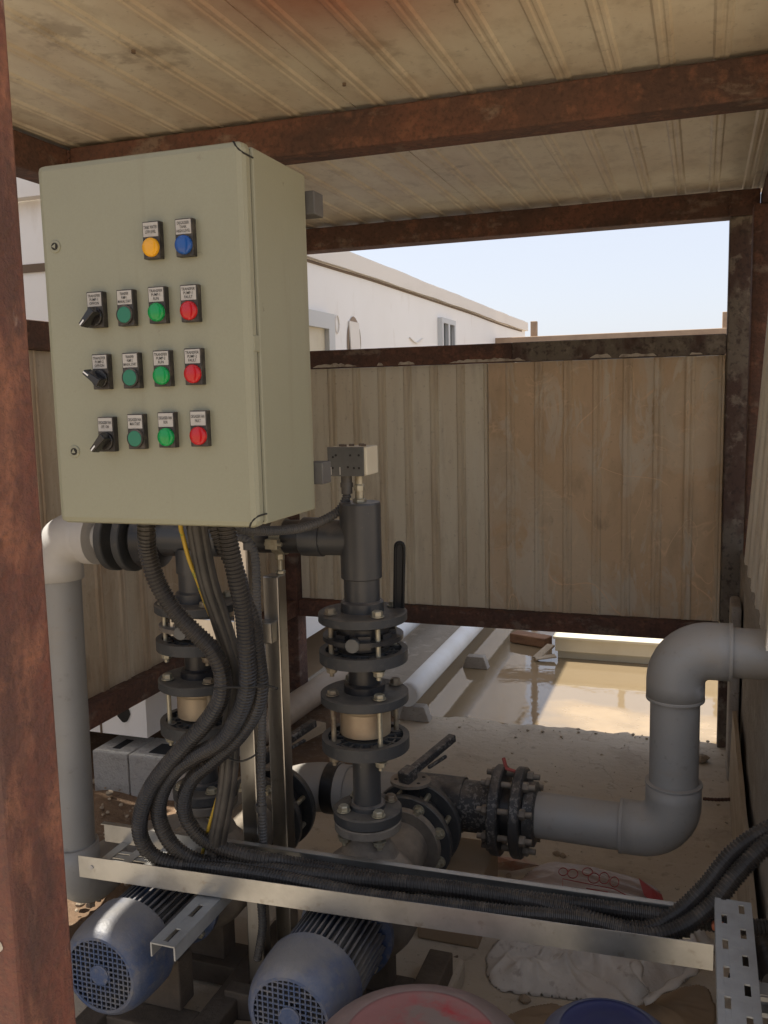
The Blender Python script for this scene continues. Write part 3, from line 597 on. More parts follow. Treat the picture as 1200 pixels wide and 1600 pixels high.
for n_, ys in ((1, ((146.7, 494.6), (193.8, 491.7), (243.3, 487.5), (293.8, 485))), (2, ((155, 591.7), (202.5, 590), (251, 586.7), (300, 584)))):
    DEV += [('sel', -22 if n_ == 1 else 40, *ys[0], 'TRANSFER\nPUMP-%d\nOFF/ON' % n_, 'black selector switch for pump %d' % n_), ('push', 'teal', *ys[1], 'TRANSFER\nPUMP-%d\nMANUAL START' % n_, 'flat green push button for pump %d' % n_),
            ('lamp', 'green_l', *ys[2], 'TRANSFER\nPUMP-%d\nRUN' % n_, 'bright green pilot lamp for pump %d' % n_), ('lamp', 'red_l', *ys[3], 'TRANSFER\nPUMP-%d\nFAULT' % n_, 'red pilot lamp for pump %d' % n_)]
DEV += [('sel', -22, 163.8, 689.6, 'DEGASSER FAN\nOFF / ON', 'black selector switch in the lowest row'), ('push', 'teal', 210.4, 685.4, 'DEGASSER FAN\nMAN START', 'flat green push button in the lowest row'),
        ('lamp', 'green_l', 258.3, 683, 'DEGASSER FAN\nRUN', 'bright green pilot lamp in the lowest row'), ('lamp', 'red_l', 308.8, 681, 'DEGASSER FAN\nFAULT', 'red pilot lamp in the lowest row')]
for kind, mt, px, py, txt, lab in DEV:
    p = P(px, py, CY0-.016); x, z = p.x, p.z
    nm = {'lamp': 'pilot_lamp', 'push': 'push_button', 'sel': 'selector_switch'}[kind]
    hs = MB().box(x-.0155, x+.0155, CY0-.012, CY0+.001, z-.0175, z+.0405).build(nm, 'blk', cab, .0012, lab)
    b = MB(); b.box(x-.0135, x+.0135, CY0-.0130, CY0-.0115, z+.0165, z+.0385); b.c = 1
    text_faces(b, txt, x, CY0-.0133, z+.0275, .0064 if txt.count('\n') == 2 else .0072, .0245)
    b.build('legend_plate', ['label', 'ink'], hs)
    b = MB()
    if kind == 'lamp':
        b.smooth_lathe((x, CY0-.012, z), (0, -1, 0), [(0, .0148), (.0035, .0148), (.0055, .0141), (.0070, .011), (.0078, .006), (.0080, .0001)], 28); b.build('lens', mt, hs)
    elif kind == 'push':
        b.lathe((x, CY0-.012, z), (0, -1, 0), [(0, .0152), (.004, .0152), (.0045, .0132)], 28, caps=False); b.build('bezel', 'blk', hs)
        b = MB(); b.lathe((x, CY0-.0125, z), (0, -1, 0), [(0, .0132), (.0035, .0132), (.0045, .0125)], 28); b.build('button_cap', mt, hs)
    else:
        b.lathe((x, CY0-.012, z), (0, -1, 0), [(0, .0150), (.005, .0150), (.006, .0140)], 28); b.build('bezel', 'blk_gloss', hs)
        a = R(225 if mt == -22 else 145); d = Vector((math.cos(a), 0, math.sin(a))); nrm = Vector((d.z, 0, -d.x)); c = Vector((x, CY0-.018, z)); b = MB(); k = len(b.v)
        for yy, sc in ((0, 1), (-.017, .72)):
            for l, wd in ((.021, .0055), (-.014, .0085), (-.014, -.0085), (.021, -.0055)): b.add(c+d*l*(.92+.08*sc)+nrm*wd*sc+Vector((0, yy, 0)))
        for q in ((3, 2, 1, 0), (4, 5, 6, 7), (0, 1, 5, 4), (1, 2, 6, 5), (2, 3, 7, 6), (3, 0, 4, 7)): b.face([k+i for i in q])
        b.c = 1
        pm = c+d*.014+Vector((0, -.0172, 0)); q = [b.add(pm+d*i+nrm*j) for i, j in ((-.005, -.0012), (.006, -.0012), (.006, .0012), (-.005, .0012))]; b.face(q)
        b.build('knob', ['blk_gloss', 'white_mark'], hs, .0012)
for z in (1.848, 1.365):
    MB().box(CX0+.02, CX1+.013, 1.527, 1.568, z-.02, z+.021).build('mounting_rail', 'zinc_dark', cab, .002); MB().box(-.974, -.941, 1.569, 1.744, z-.018, z+.018).build('bracket', 'zinc_dark', cab, .002)

# ------------------------------------------------------------------ stainless stand
st = thing('stainless_stand', 'stainless steel square post stand behind the hanging conduits', 'stand', (-.9, 1.75, 0))
MB().box(-.977, -.937, 1.745, 1.785, 0, 1.85).build('post', 'inox', st, .003)
MB().box(-.948, -.908, 1.835, 1.878, 0, 1.10).build('post', 'inox', st, .003)
MB().box(-1.18, -.912, 1.800, 1.8335, .950, 1.0).build('arm', 'inox', st, .003)

# ------------------------------------------------------------------ risers
YR = 1.87
def bolt(parent, x, y, z0, z1, r=.008, nut=True, mt=None):
    mt = mt or random.choice(('zinc', 'zinc', 'zinc_old')); z1 += random.uniform(0, .0005)
    b = MB(); b.cyl((x, y, z0), (x, y, z1), r*.72, n=10)
    b.lathe((x, y, z1), (0, 0, 1), [(0, r*1.9), (.002, r*1.9)], 16); b.hexa((x, y, z1+.002), (0, 0, 1), r*1.5, random.uniform(.009, .012))
    if nut: b.lathe((x, y, z0-.002), (0, 0, 1), [(0, r*1.9), (.002, r*1.9)], 16); b.hexa((x, y, z0-.002), (0, 0, -1), r*1.5, .012); b.cyl((x, y, z0-.022), (x, y, z0), r*.7, n=8)
    return b.build('bolt', mt, parent)
def spoked(b, x, y, zc, ro, ri, t):
    b.lathe((x, y, zc-t/2), (0, 0, 1), [(0, ro-.016), (0, ro), (t, ro), (t, ro-.014), (0, ro-.016)], 40, True, False)
    b.lathe((x, y, zc-t/2), (0, 0, 1), [(0, ri), (0, ri+.016), (t*.9, ri+.016), (t*.9, ri), (0, ri)], 32, True, False)
    b.lathe((x, y, zc-.004), (0, 0, 1), [(0, ro-.034), (0, ro-.029), (t*.4, ro-.029), (t*.4, ro-.034), (0, ro-.034)], 32, True, False)
    for k in range(16):
        a = 2*math.pi*(k+.5)/16; d = Vector((math.cos(a), math.sin(a), 0))
        b.obox(Vector((x, y, zc-.002))+d*((ri+.012+ro-.013)/2), (ro-ri-.024, .006, t*.75), d)
    for k in range(4):
        a = math.pi/4+k*math.pi/2; b.cyl((x+.079*math.cos(a), y+.079*math.sin(a), zc-t/2+.001), (x+.079*math.cos(a), y+.079*math.sin(a), zc+t/2-.002), .0165, n=16)
def riser(x, left, label):
    y = YR; t = thing('discharge_riser', label, 'pipe riser', (x, y, .53), 'flanged plastic risers above the pumps')
    if not left:
        b = MB(); b.lathe((x, y, 1.10), (0, 0, 1), [(0, .0445), (.002, .0465), (.168, .0465), (.172, .045), (.1725, .0)], 36, caps=False)
        b.lathe((x-.02, y, 1.19), (-1, 0, 0), [(0, .040), (.07, .041), (.07, .0445), (.118, .0445), (.12, .0425), (.12, .03)], 32, caps=False)
    else:
        b = MB(); b.lathe((x-.08, y, 1.18), (1, 0, 0), [(0, .03), (0, .045), (.16, .045), (.16, .03)], 32, caps=False)
        b.lathe((x, y, 1.095), (0, 0, 1), [(0, .0445), (.06, .0445)], 32)
    b.build('tee', 'pvc_d', t)
    b = MB(); b.cyl((x, y, 1.03), (x, y, 1.10), .0405, n=32); b.lathe((x, y, 1.024), (0, 0, 1), [(0, .049), (.022, .049), (.026, .044)], 32); b.build('pipe', 'pvc_d', t)
    B = [(x+.079*math.cos(math.pi/4+k*math.pi/2), y+.079*math.sin(math.pi/4+k*math.pi/2)) for k in range(4)]
    f1 = MB(); f1.lathe((x, y, 1.003), (0, 0, 1), [(0, .03), (0, .099), (.002, .101), (.019, .101), (.021, .098), (.022, .049)], 40, caps=False); f1 = f1.build('flange', 'flange', t)
    for q in B: bolt(f1, *q, .905, 1.026)
    vb = MB(); vb.lathe((x, y, .942), (0, 0, 1), [(0, .05), (.001, .062), (.05, .062), (.06, .055)], 28)
    vb.lathe((x, y, .962), (0, 0, 1), [(0, .06), (0, .092), (.010, .092), (.010, .06)], 32, caps=False)
    for k in range(8): a = k*math.pi/4+.39; vb.obox((x+.064*math.cos(a), y+.064*math.sin(a), .967), (.02, .028, .03), (math.cos(a), math.sin(a), 0))
    vb = vb.build('valve_body', 'iron' if left else 'pvc_b', t)
    d = Vector((.10, -.995, 0)).normalized(); k = MB(); k.cyl(Vector((x, y, .967))+d*.05, Vector((x, y, .967))+d*.085, .014, n=18); k.c = 1; k.cyl(Vector((x, y, .967))+d*.085, Vector((x, y, .967))+d*.0955, .0155, n=18); k.build('valve_stem', ['pvc_b', 'plate'], vb)
    f2 = MB(); spoked(f2, x, y, .924, .101, .042, .026); f2.build('flange', 'flange', t)
    b = MB(); b.cyl((x, y, .84), (x, y, .935), .036, n=28); b.lathe((x, y, .836), (0, 0, 1), [(0, .047), (.018, .047), (.022, .042)], 28); b.build('pipe', 'pvc_b', t)
    f3 = MB(); f3.lathe((x, y, .815), (0, 0, 1), [(0, .03), (0, .099), (.002, .101), (.020, .101), (.022, .098), (.023, .047)], 40, caps=False); f3 = f3.build('flange', 'flange', t)
    for q in B: bolt(f3, *q, .697, .840)
    b = MB(); b.lathe((x, y, .738), (0, 0, 1), [(0, .052), (.003, .0585), (.056, .0585), (.062, .062), (.073, .062), (.0745, .05)], 36); b.build('check_valve', 'bronze', t)
    f4 = MB(); spoked(f4, x, y, .718, .101, .036, .028); f4.build('flange', 'flange', t)
    b = MB(); b.cyl((x, y, .555), (x, y, .742), .0325, n=28); b.lathe((x, y, .556), (0, 0, 1), [(0, .042), (.012, .042), (.016, .037)], 28); b.build('pipe', 'pvc_d', t)
    f5 = MB(); f5.lathe((x, y, .532), (0, 0, 1), [(0, .03), (0, .078), (.002, .080), (.023, .080), (.026, .076), (.027, .042)], 36, caps=False); f5 = f5.build('flange', 'flange', t)
    for k in range(4): a = math.pi/4+k*math.pi/2; bolt(f5, x+.06*math.cos(a), y+.06*math.sin(a), .50, .560, .0085)
    if not left:
        h = MB()
        pts = spline([(x+.062, y+.045, .985), (x+.070, y+.05, 1.05), (x+.074, y+.053, 1.12), (x+.072, y+.052, 1.172)], .006)
        mth = len(pts)
        for p_, q_ in zip(pts, pts[1:]): pass
        a_ = Vector((.936, .352, 0)); vw = Vector((.352, -.936, 0)); lp0 = Vector((x+.069, y+.05, 1.0)); lp1 = Vector((x+.075, y+.05, 1.165)); la = (lp1-lp0).normalized()
        h.obox((lp0+lp1)/2, ((lp1-lp0).length, .026, .013), la, vw)
        h.cyl(lp1-vw*.0065, lp1+vw*.0065, .013, n=24)
        loop = [lp0-a_*.0095+vw*.007, lp0-a_*.0095+la*.08+vw*.007, lp1-a_*.0095+vw*.007, lp1+la*.0095+vw*.007, lp1+a_*.0095+vw*.007, lp0+a_*.0095+la*.08+vw*.007, lp0+a_*.0095+vw*.007]
        h.tube(resample(spline(loop, .005), .005), .0035, 8); h.cyl((x+.02, y+.02, .985), (x+.068, y+.05, 1.0), .010, n=10)
        h.build('lever', 'lever_black', t)
    return t
XR, XL = -.716, -1.146
riser(XR, False, 'dark grey flanged riser with brass check valve below the pressure switch')
riser(XL, True, 'dark flanged riser half hidden behind hanging conduits under the cabinet')

# ------------------------------------------------------------------ discharge header
hd = thing('discharge_header', 'dark horizontal discharge pipe passing under the cabinet to the riser tee', 'pipe', (-1.1, YR, 1.14))
MB().cyl((XL+.075, YR, 1.185), (XR-.125, YR, 1.19), .0385, n=28).build('pipe', 'pvc_b', hd)
b = MB(); b.lathe((-.925, YR, 1.1885), (1, 0, 0), [(0, .0388), (0, .042), (.026, .042), (.026, .0388)], 28, caps=False); b.obox((-.912, YR-.047, 1.178), (.03, .018, .022)); b.cyl((-.93, YR-.05, 1.178), (-.888, YR-.05, 1.178), .005, n=8)
b.hexa((-.918, YR, 1.147), (0, 0, -1), .011, .014); b.cyl((-.918, YR, 1.10), (-.918, YR, 1.15), .006, n=10); b.hexa((-.918, YR, 1.101), (0, 0, 1), .012, .008); b.build('pipe_clamp', 'zinc', hd)
b = MB(); b.cyl((-1.50, YR, 1.172), (-1.33, YR, 1.174), .036, n=28); b.build('pipe', 'pvc_w', hd, label='pale grey pipe end')
for x0 in (-1.375, -1.325): 
    b = MB(); b.lathe((x0, YR, 1.174), (1, 0, 0), [(0, .036), (0, .080), (.003, .083), (.020, .083), (.022, .080), (.022, .036)], 36, caps=False); f = b.build('flange', 'flange', hd)
    for k in range(4):
        a = math.pi/4+k*math.pi/2; q = MB(); q.hexa((x0-.001, YR+.062*math.cos(a), 1.174+.062*math.sin(a)), (-1, 0, 0), .011, .009); q.build('bolt', 'zinc', f)
b = MB(); b.lathe((-1.302, YR, 1.174), (1, 0, 0), [(0, .05), (.02, .072), (.065, .072), (.075, .05), (.08, .042), (.12, .042)], 32); b.build('valve_body', 'pvc_b', hd)

# left grey pipe
lp = thing('grey_downpipe', 'tall dusty grey plastic pipe with elbows beside the left wall', 'pipe', (-1.548, YR, .2))
def elbow_path(p, d0, d1, rb, n=12):        # quarter bend at corner p, entering along d0, leaving along d1
    d0, d1 = Vector(d0), Vector(d1); c = Vector(p)-d0*rb+d1*rb; out = []
    for i in range(n+1):
        a = math.pi/2*i/n; out.append(c-d1*(rb*math.cos(a))+d0*(rb*math.sin(a)))
    return out
LX = -1.548
MB().cyl((LX-.01, YR, .30), (LX, YR, 1.12), .056, n=30).build('pipe', 'pvc_l', lp)
b = MB(); b.tube([Vector((LX, YR, 1.06))]+elbow_path((LX, YR, 1.172), (0, 0, 1), (1, 0, 0), .075)+[Vector((LX+.125, YR, 1.172))], .0635, 30)
b.lathe((LX+.095, YR, 1.172), (1, 0, 0), [(0, .06), (.002, .069), (.034, .069), (.036, .05)], 30); b.build('elbow', 'pvc_w', lp)
b = MB(); b.tube([Vector((LX-.01, YR, .345))]+elbow_path((LX-.01, YR, .21), (0, 0, -1), (0, 1, 0), .085)+[Vector((LX-.01, YR+.16, .21))], .065, 30)
b.build('elbow', 'pvc_l', lp)
b = MB(); b.tube(spline([(LX-.01, YR+.15, .21), (LX-.01, YR+.35, .18), (LX+.02, YR+.62, .10), (LX+.05, YR+.8, .02)]), .056, 26); b.build('pipe', 'pvc_l', lp)

# ------------------------------------------------------------------ pressure switch
ps = thing('pressure_switch', 'small metal pressure switch box on top of the grey tee', 'pressure switch', (XR, YR, 1.272))
b = MB(); b.hexa((XR, YR, 1.272), (0, 0, 1), .0155, .008); b.cyl((XR, YR, 1.278), (XR, YR, 1.30), .0095, n=14); b.hexa((XR, YR, 1.298), (0, 0, 1), .0125, .014); b.cyl((XR, YR, 1.31), (XR, YR, 1.335), .0085, n=12); b.build('nipple', 'zinc', ps)
b = MB(); b.box(XR-.062, XR+.022, YR-.03, YR-.024, 1.332, 1.396)
b.c = 1
for dx, dz in ((-.046, .018), (.004, .018), (-.004, .046), (.016, .018), (.016, .046), (-.01, .02), (-.045, .042), (-.038, .046)):
    b.cyl((XR+dx-.004, YR-.0302, 1.332+dz), (XR+dx-.004, YR-.0308, 1.332+dz), .0026, n=8)
b.c = 2
for dx in (-.055, -.034): b.box(XR+dx, XR+dx+.002, YR-.0306, YR-.03, 1.335, 1.352)
b.build('face_plate', ['plate', 'cab_dark', 'label'], ps)
MB().box(XR-.060, XR+.028, YR-.0235, YR+.05, 1.333, 1.396).build('cover', 'beige', ps, .003)
b = MB()
for dx, dy in ((-.04, .0), (-.02, .01), (.0, .02), (-.03, -.01), (.012, 0)): b.obox((XR+dx, YR+dy, 1.3985), (.012, .008, .005), (1, .4, 0))
b.build('terminal_tops', 'seam', ps)
b = MB(); b.cyl((XR-.030, YR, 1.29), (XR-.030, YR, 1.333), .0125, n=14); b.lathe((XR-.030, YR, 1.305), (0, 0, 1), [(0, .0145), (.01, .0145)], 14); b.build('cable_gland', 'grey_c', ps)

# ------------------------------------------------------------------ conduits
def conduit(name, pts, r, mt, label, cat, pitch=.0074, amp=.0011, group=None, n=14):
    c = resample(spline(pts, .005), pitch/4)
    o = MB().tube(c, [r+(amp if i % 4 < 2 else -amp) for i in range(len(c))], n, True, False).build(name, mt)
    return tag(o, label, cat, group)
conduit('flexible_conduit', [(XR-.030, YR, 1.30), (XR-.033, YR-.003, 1.275), (XR-.055, YR-.02, 1.245), (XR-.10, YR-.10, 1.225), (-.86, 1.62, 1.24), (-.88, 1.55, 1.27)], .0095, 'grey_c', 'thin grey flexible conduit curling from the pressure switch towards the cabinet', 'conduit', amp=.0010)
def tray_y(x): return 1.558+.05*(x+1.285)
def hang(pix, y0, y1):
    n = len(pix); return [P(x, y, y0+(y1-y0)*i/(n-1)) for i, (x, y) in enumerate(pix)]
def intray(xs, off, z): return [Vector((x, tray_y(x)+off+.008*math.sin(x*7+off*60), z+.004*math.sin(x*9+off*90))) for x in xs]
G = 'corrugated conduits from cabinet to cable tray'
top = Vector((0, 0, .05))
A = hang([(229, 826), (231, 862), (245, 908), (270, 951), (299, 983), (331, 1015), (347, 1051), (345, 1090), (324, 1126), (292, 1161), (260, 1197), (235, 1232), (220, 1272), (220, 1307), (238, 1336), (276, 1352)], 1.42, 1.60)
conduit('corrugated_conduit', [A[0]+top]+A+intray([-1.02, -.85, -.6, -.35, -.2], .035, .492)+hang([(1000, 1462), (1060, 1452), (1112, 1415), (1150, 1368), (1195, 1322), (1240, 1296)], 1.66, 1.80), .0165, 'black_c', 'black corrugated conduit hanging furthest left below the cabinet', 'conduit', group=G)
A = hang([(354, 826), (370, 905), (381, 958), (386, 1029), (386, 1076), (370, 1122), (345, 1158), (309, 1179), (274, 1204), (252, 1240), (249, 1279), (270, 1321), (309, 1345)], 1.42, 1.625)
conduit('corrugated_conduit', [A[0]+top]+A+intray([-.95, -.75, -.5, -.3], .072, .498)+hang([(985, 1452), (1050, 1432), (1100, 1388), (1145, 1333), (1200, 1296), (1250, 1280)], 1.70, 1.84), .0165, 'black_c', 'dusty corrugated conduit bulging right and crossing under the middle of the bundle', 'conduit', group=G)
A = hang([(340, 826), (368, 890), (379, 930), (393, 969), (402, 1026), (407, 1076), (395, 1118), (366, 1158), (331, 1190), (302, 1215), (288, 1247), (292, 1279), (317, 1311), (363, 1331), (416, 1343)], 1.44, 1.66)
conduit('corrugated_conduit', [A[0]+top]+A+intray([-.80, -.6, -.4, -.2, -.05, .08], .112, .484)+[Vector((.16, 1.76, .48))], .0155, 'black_c', 'dark corrugated conduit nearest the stainless post, entering the tray rightmost', 'conduit', group=G)
A = hang([(309, 826), (324, 905), (341, 958), (363, 1029), (370, 1072), (363, 1136), (356, 1225), (341, 1307), (335, 1345)], 1.46, 1.66)
b = MB()
for k in range(5):
    o = Vector((.011*math.cos(k*1.26), .011*math.sin(k*1.26), 0)); b.tube(spline([A[0]+top+o]+[p+o*(1+.12*math.sin(i+k)) for i, p in enumerate(A)], .02), .0098, 10)
tag(b.build('cable_bundle', 'cable'), 'bundle of smooth black cables hanging straight between the corrugated conduits', 'cables')
A = hang([(282, 822), (285, 835), (295, 873), (308, 906), (322, 945), (345, 1000), (358, 1060), (359, 1083), (358, 1118), (352, 1200), (345, 1229), (325, 1297), (316, 1335)], 1.43, 1.66)
tag(MB().tube(spline([A[0]+top]+A, .015), .0042, 8).build('ground_wire', 'yellow'), 'yellow and green earth wire running down beside the black cables', 'wire')
A = hang([(345, 838), (363, 839), (381, 841), (395, 857), (400, 887), (402, 958), (407, 1022), (410, 1100), (408, 1207), (410, 1280), (412, 1340), (408, 1400), (410, 1450), (402, 1500)], 1.738, 1.738)
conduit('flexible_conduit', A, .0095, 'grey_c', 'grey conduit bending over and running straight down the stainless post', 'conduit', amp=.0006)
for px, py, yy, d in ((389, 853, 1.738, .013), (408, 1262, 1.738, .013)):
    p = P(px, py, yy); tag(MB().lathe(p-Vector((0, 0, .008)), (0, 0, 1), [(0, .009), (0, d), (.016, d), (.016, .009)], 14, caps=False).build('pipe_clip', 'grey_c'), 'grey clip on the straight conduit %s' % ('just under the cabinet' if py < 1000 else 'low on the stainless post'), 'clip', 'clips on the straight conduit')
def tie(pts, label):
    b = MB(); pts = [Vector(p) for p in pts]; b.tube(spline(pts, .01), .0022, 6); return tag(b.build('cable_tie', 'cab_dark'), label, 'cable tie', 'cable ties on the conduits')
tie([P(335, 1076, 1.46), P(352, 1074, 1.455), P(375, 1074, 1.47), P(400, 1073, 1.475), P(416, 1071, 1.50), P(434, 1076, 1.50)], 'black cable tie with loose tail around the conduits at mid height')
tie([P(370, 1027, 1.475), P(380, 1030, 1.466), P(395, 1026, 1.475), P(408, 1016, 1.50)], 'black cable tie around two conduits above the long tie')
tie([P(352, 1182, 1.56), P(372, 1190, 1.55), P(392, 1184, 1.55), P(403, 1176, 1.56)], 'black cable tie round the straight cables near the lower flange')

# ------------------------------------------------------------------ cable tray and struts
tr = thing('cable_tray', 'long galvanised cable tray carrying conduits across the front of pumps', 'cable tray', (-.62, 1.65, .455))
def seg(x0, x1, o0, o1, z0, z1):
    b = MB(); k = len(b.v)
    for x in (x0, x1):
        for o in (o0, o1):
            for z in (z0, z1): b.add((x, tray_y(x)+(o(x) if callable(o) else o), z))
    for q in ((0, 1, 3, 2), (4, 6, 7, 5), (0, 4, 5, 1), (2, 3, 7, 6), (0, 2, 6, 4), (1, 5, 7, 3)): b.face([k+i for i in q])
    return b
seg(-1.288, .04, 0, .002, .457, .507).build('side', 'galv', tr)
b = MB(); x = -1.255; b.cyl((x, tray_y(x)-.0005, .484), (x, tray_y(x)-.002, .484), .0045, n=12); b.build('hole', 'label', tr)
bk = lambda e: (lambda x: .150+e-.024*(x+1.0))
seg(-1.335, .0, bk(0), bk(.002), .457, .507).build('side', 'galv', tr)
b = seg(-1.335, .0, bk(-.012), bk(-.0005), .505, .507); b.build('lip', 'galv', tr)
# slotted bottom: cross strips and three long strips
b = MB(); x = -1.288
for o0, o1 in ((.003, .03), (.05, .075), (.09, .105), (.112, .122)):
    s_ = seg(-1.288, .0, o0, o1, .457, .459); k = len(b.v); b.v += s_.v
    for f in s_.f: b.face([k+i for i in f])
while x < -.03:
    s_ = seg(x, x+.022, .003, bk(-.001), .4592, .4608); k = len(b.v); b.v += s_.v
    for f in s_.f: b.face([k+i for i in f])
    x += .055
b.build('bottom', 'galv', tr)
def slotted(name, x0, x1, y0, y1, z, rows, slot, pitch, mt, parent, flange_h, stagger=True):
    """flat plate z with real slots along Y, side flanges going down"""
    b = MB(); t = .003; cols = sorted(rows); xs = [x0]
    for c in cols: xs += [c-slot[0]/2, c+slot[0]/2]
    xs.append(x1)
    for i in range(0, len(xs)-1, 2): b.box(xs[i], xs[i+1], y0, y1, z-t, z)
    for r_, c in enumerate(cols):
        y = y0+.012+(pitch*.5*(r_ % 2) if stagger else 0); prev = y0
        while y < y1:
            e = min(y+slot[1], y1)
            if y > prev: b.box(c-slot[0]/2+.0001, c+slot[0]/2-.0001, prev, y, z-t+.0002, z-.0002)
            prev = e; y += pitch
        if prev < y1: b.box(c-slot[0]/2+.0001, c+slot[0]/2-.0001, prev, y1, z-t+.0002, z-.0002)
    b.box(x0-.0005, x0+t, y0+.0005, y1-.0005, z-flange_h, z-t-.0003); b.box(x1-t, x1+.0005, y0+.0005, y1-.0005, z-flange_h, z-t-.0003)
    return b.build(name, mt, parent)
o = slotted('support_channel', -1.0, -.945, 1.40, 1.74, .452, [-.972], (.012, .045), .09, 'galv_dull', None, .03)
tag(o, 'short slotted steel channel under the tray beside the left motor', 'channel')
zs = .575; q0 = PZ(1117, 1402, zs); q1 = PZ(1173, 1402, zs)
o = slotted('slotted_strut', q0.x, q1.x, .95, q0.y, zs, [q0.x+(q1.x-q0.x)*.24, q0.x+(q1.x-q0.x)*.72], (.0095, .030), .078, 'galv_dull', None, .03)
tag(o, 'grey strut with two rows of oblong slots at the lower right corner', 'strut')
b = MB(); yy = 1.50; b.box(q1.x+.004, q1.x+.20, yy, yy+.003, .49, .53); b.box(q1.x+.004, q1.x+.20, yy-.03, yy-.001, .49, .493); b.box(q1.x+.004, q1.x+.20, yy-.03, yy-.001, .527, .53); b.box(q1.x+.004, q1.x+.20, yy-.033, yy-.0305, .493, .500); b.box(q1.x+.004, q1.x+.20, yy-.033, yy-.0305, .520, .5275)
tag(b.build('strut_channel', 'galv_dull'), 'pale grey lipped channel stub right of the slotted strut', 'channel')
b = MB(); b.box(q0.x-.004, q0.x+.0, 1.2, q0.y-.02, 0, .54)
b = MB(); b.tube(resample(spline([(.12, 2.3, .01), (.125, 2.12, .10), (.13, 1.95, .30), (.145, 1.85, .38), (.155, 1.7, .40)]), .0035), [.026+(.0015 if i % 2 else -.0015) for i in range(len(resample(spline([(.12, 2.3, .01), (.125, 2.12, .10), (.13, 1.95, .30), (.145, 1.85, .38), (.155, 1.7, .40)]), .0035)))], 14)
tag(b.build('black_hose', 'black_c'), 'thick black hose standing at the right edge behind the slotted strut', 'hose')
p = P(1113, 1446, 1.72); tag(MB().lathe(p, (1, -.3, .2), [(0, .006), (.002, .009), (.02, .009), (.022, .004)], 12).build('wire_connector', 'orange'), 'small orange connector behind the slotted strut end', 'connector')

# ------------------------------------------------------------------ pumps
PZ0 = .335
def pump(x, label):
    t = thing('pump', label, 'pump', (x, 1.7, 0), 'blue electric pumps under the cable tray')
    b = MB(); b.smooth_lathe((x, 1.425, PZ0), (0, 1, 0), [(0, .082), (.004, .088), (.012, .094), (.03, .1005), (.055, .104), (.09, .1055), (.115, .1055)], 44); b.lathe((x, 1.54, PZ0), (0, 1, 0), [(0, .1055), (.0005, .100)], 44, caps=False)
    b.lathe((x, 1.425, PZ0), (0, 1, 0), [(.0, .0825), (.0, .076), (.003, .076)], 44, caps=False)
    cw = b.build('fan_cowl', 'blue', t)
    g = MB(); rr = .0765; p_ = .0113
    k = -6
    while k <= 6:
        c = k*p_; h = math.sqrt(max(0, rr*rr-c*c))
        if h > .01:
            g.box(x+c-.0014, x+c+.0014, 1.4262, 1.4290, PZ0-h, PZ0+h); g.box(x-h, x+h, 1.4266, 1.4286, PZ0+c-.0014, PZ0+c+.0014)
        k += 1
    g.lathe((x, 1.4295, PZ0), (0, -1, 0), [(0, .022), (.005, .022), (.006, .020)], 24); g.build('grille', 'blue', cw)
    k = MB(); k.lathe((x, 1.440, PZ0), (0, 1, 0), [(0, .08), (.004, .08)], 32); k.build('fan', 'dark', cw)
    b = MB(); b.cyl((x, 1.53, PZ0), (x, 1.712, PZ0), .076, n=36)
    for i in range(44):
        a = 2*math.pi*i/44
        if abs(math.sin(a)+.98) < .25: continue
        d = Vector((math.cos(a), 0, math.sin(a))); l = .165 if i % 2 else .150
        b.obox(Vector((x, 1.545+l/2, PZ0))+d*.0855, (.020, l, .0042), d, Vector((0, 1, 0)).cross(d))
    b.build('motor_body', 'blue_fin', t)
    b = MB(); b.lathe((x, 1.712, PZ0), (0, 1, 0), [(0, .09), (.004, .108), (.018, .108), (.02, .09)], 40); fl = b.build('motor_flange', 'blue', t)
    for k in range(4):
        a = math.pi/4+k*math.pi/2; q = MB(); q.hexa((x+.094*math.cos(a), 1.712, PZ0+.094*math.sin(a)), (0, -1, 0), .010, .010); q.build('bolt', 'zinc', fl)
    b = MB(); b.smooth_lathe((x, 1.73, PZ0), (0, 1, 0), [(0, .085), (.03, .082), (.05, .10), (.065, .122), (.10, .130), (.15, .130), (.185, .118), (.205, .085), (.22, .07), (.40, .07)], 40)
    b.smooth_lathe((x, YR, PZ0+.06), (0, 0, 1), [(0, .085), (.05, .07), (.075, .054), (.10, .045), (.118, .045)], 28); b.build('casing', 'iron', t)
    b = MB(); b.lathe((x, YR, .507), (0, 0, 1), [(0, .045), (0, .075), (.003, .078), (.020, .078), (.0225, .075)], 36, caps=False); b.build('discharge_flange', 'iron', t)
    b = MB(); b.lathe((x, 2.113, PZ0), (0, 1, 0), [(0, .07), (0, .098), (.003, .100), (.022, .100), (.024, .07)], 40, caps=False); b.build('suction_flange', 'iron', t)
    for sy in (1.65, 1.85): MB().box(x-.06, x+.06, sy-.03, sy+.03, .131, .255 if sy < 1.7 else .24).build('foot', 'grime', t, .004)
    b = MB()
    b.box(x-.16, x-.10, 1.40, 2.02, .07, .13); b.box(x+.10, x+.16, 1.40, 2.02, .07, .13); b.box(x-.0995, x+.0995, 1.56, 1.64, .075, .128); b.box(x-.0995, x+.0995, 1.80, 1.9, .075, .128); b.build('base_frame', 'grime', t, .004)
    return t
p1 = pump(XR, 'dusty blue electric pump whose fan cowl sits right of the bottom centre')
dup(p1, (XL-XR, .0, 0), 'blue electric pump with sun streaks beside the red post at lower left')
b = MB().box(-1.45, -.545, 1.30, 2.1, .0, .068); tag(b.build('plinth', 'conc', bevel=.012), 'low dusty concrete plinth carrying both pumps', 'plinth')
b = MB(); b.box(-1.0, -.86, 1.86, 1.93, .0715, .165); b.box(-1.02, -.84, 1.845, 1.855, .0715, .18)
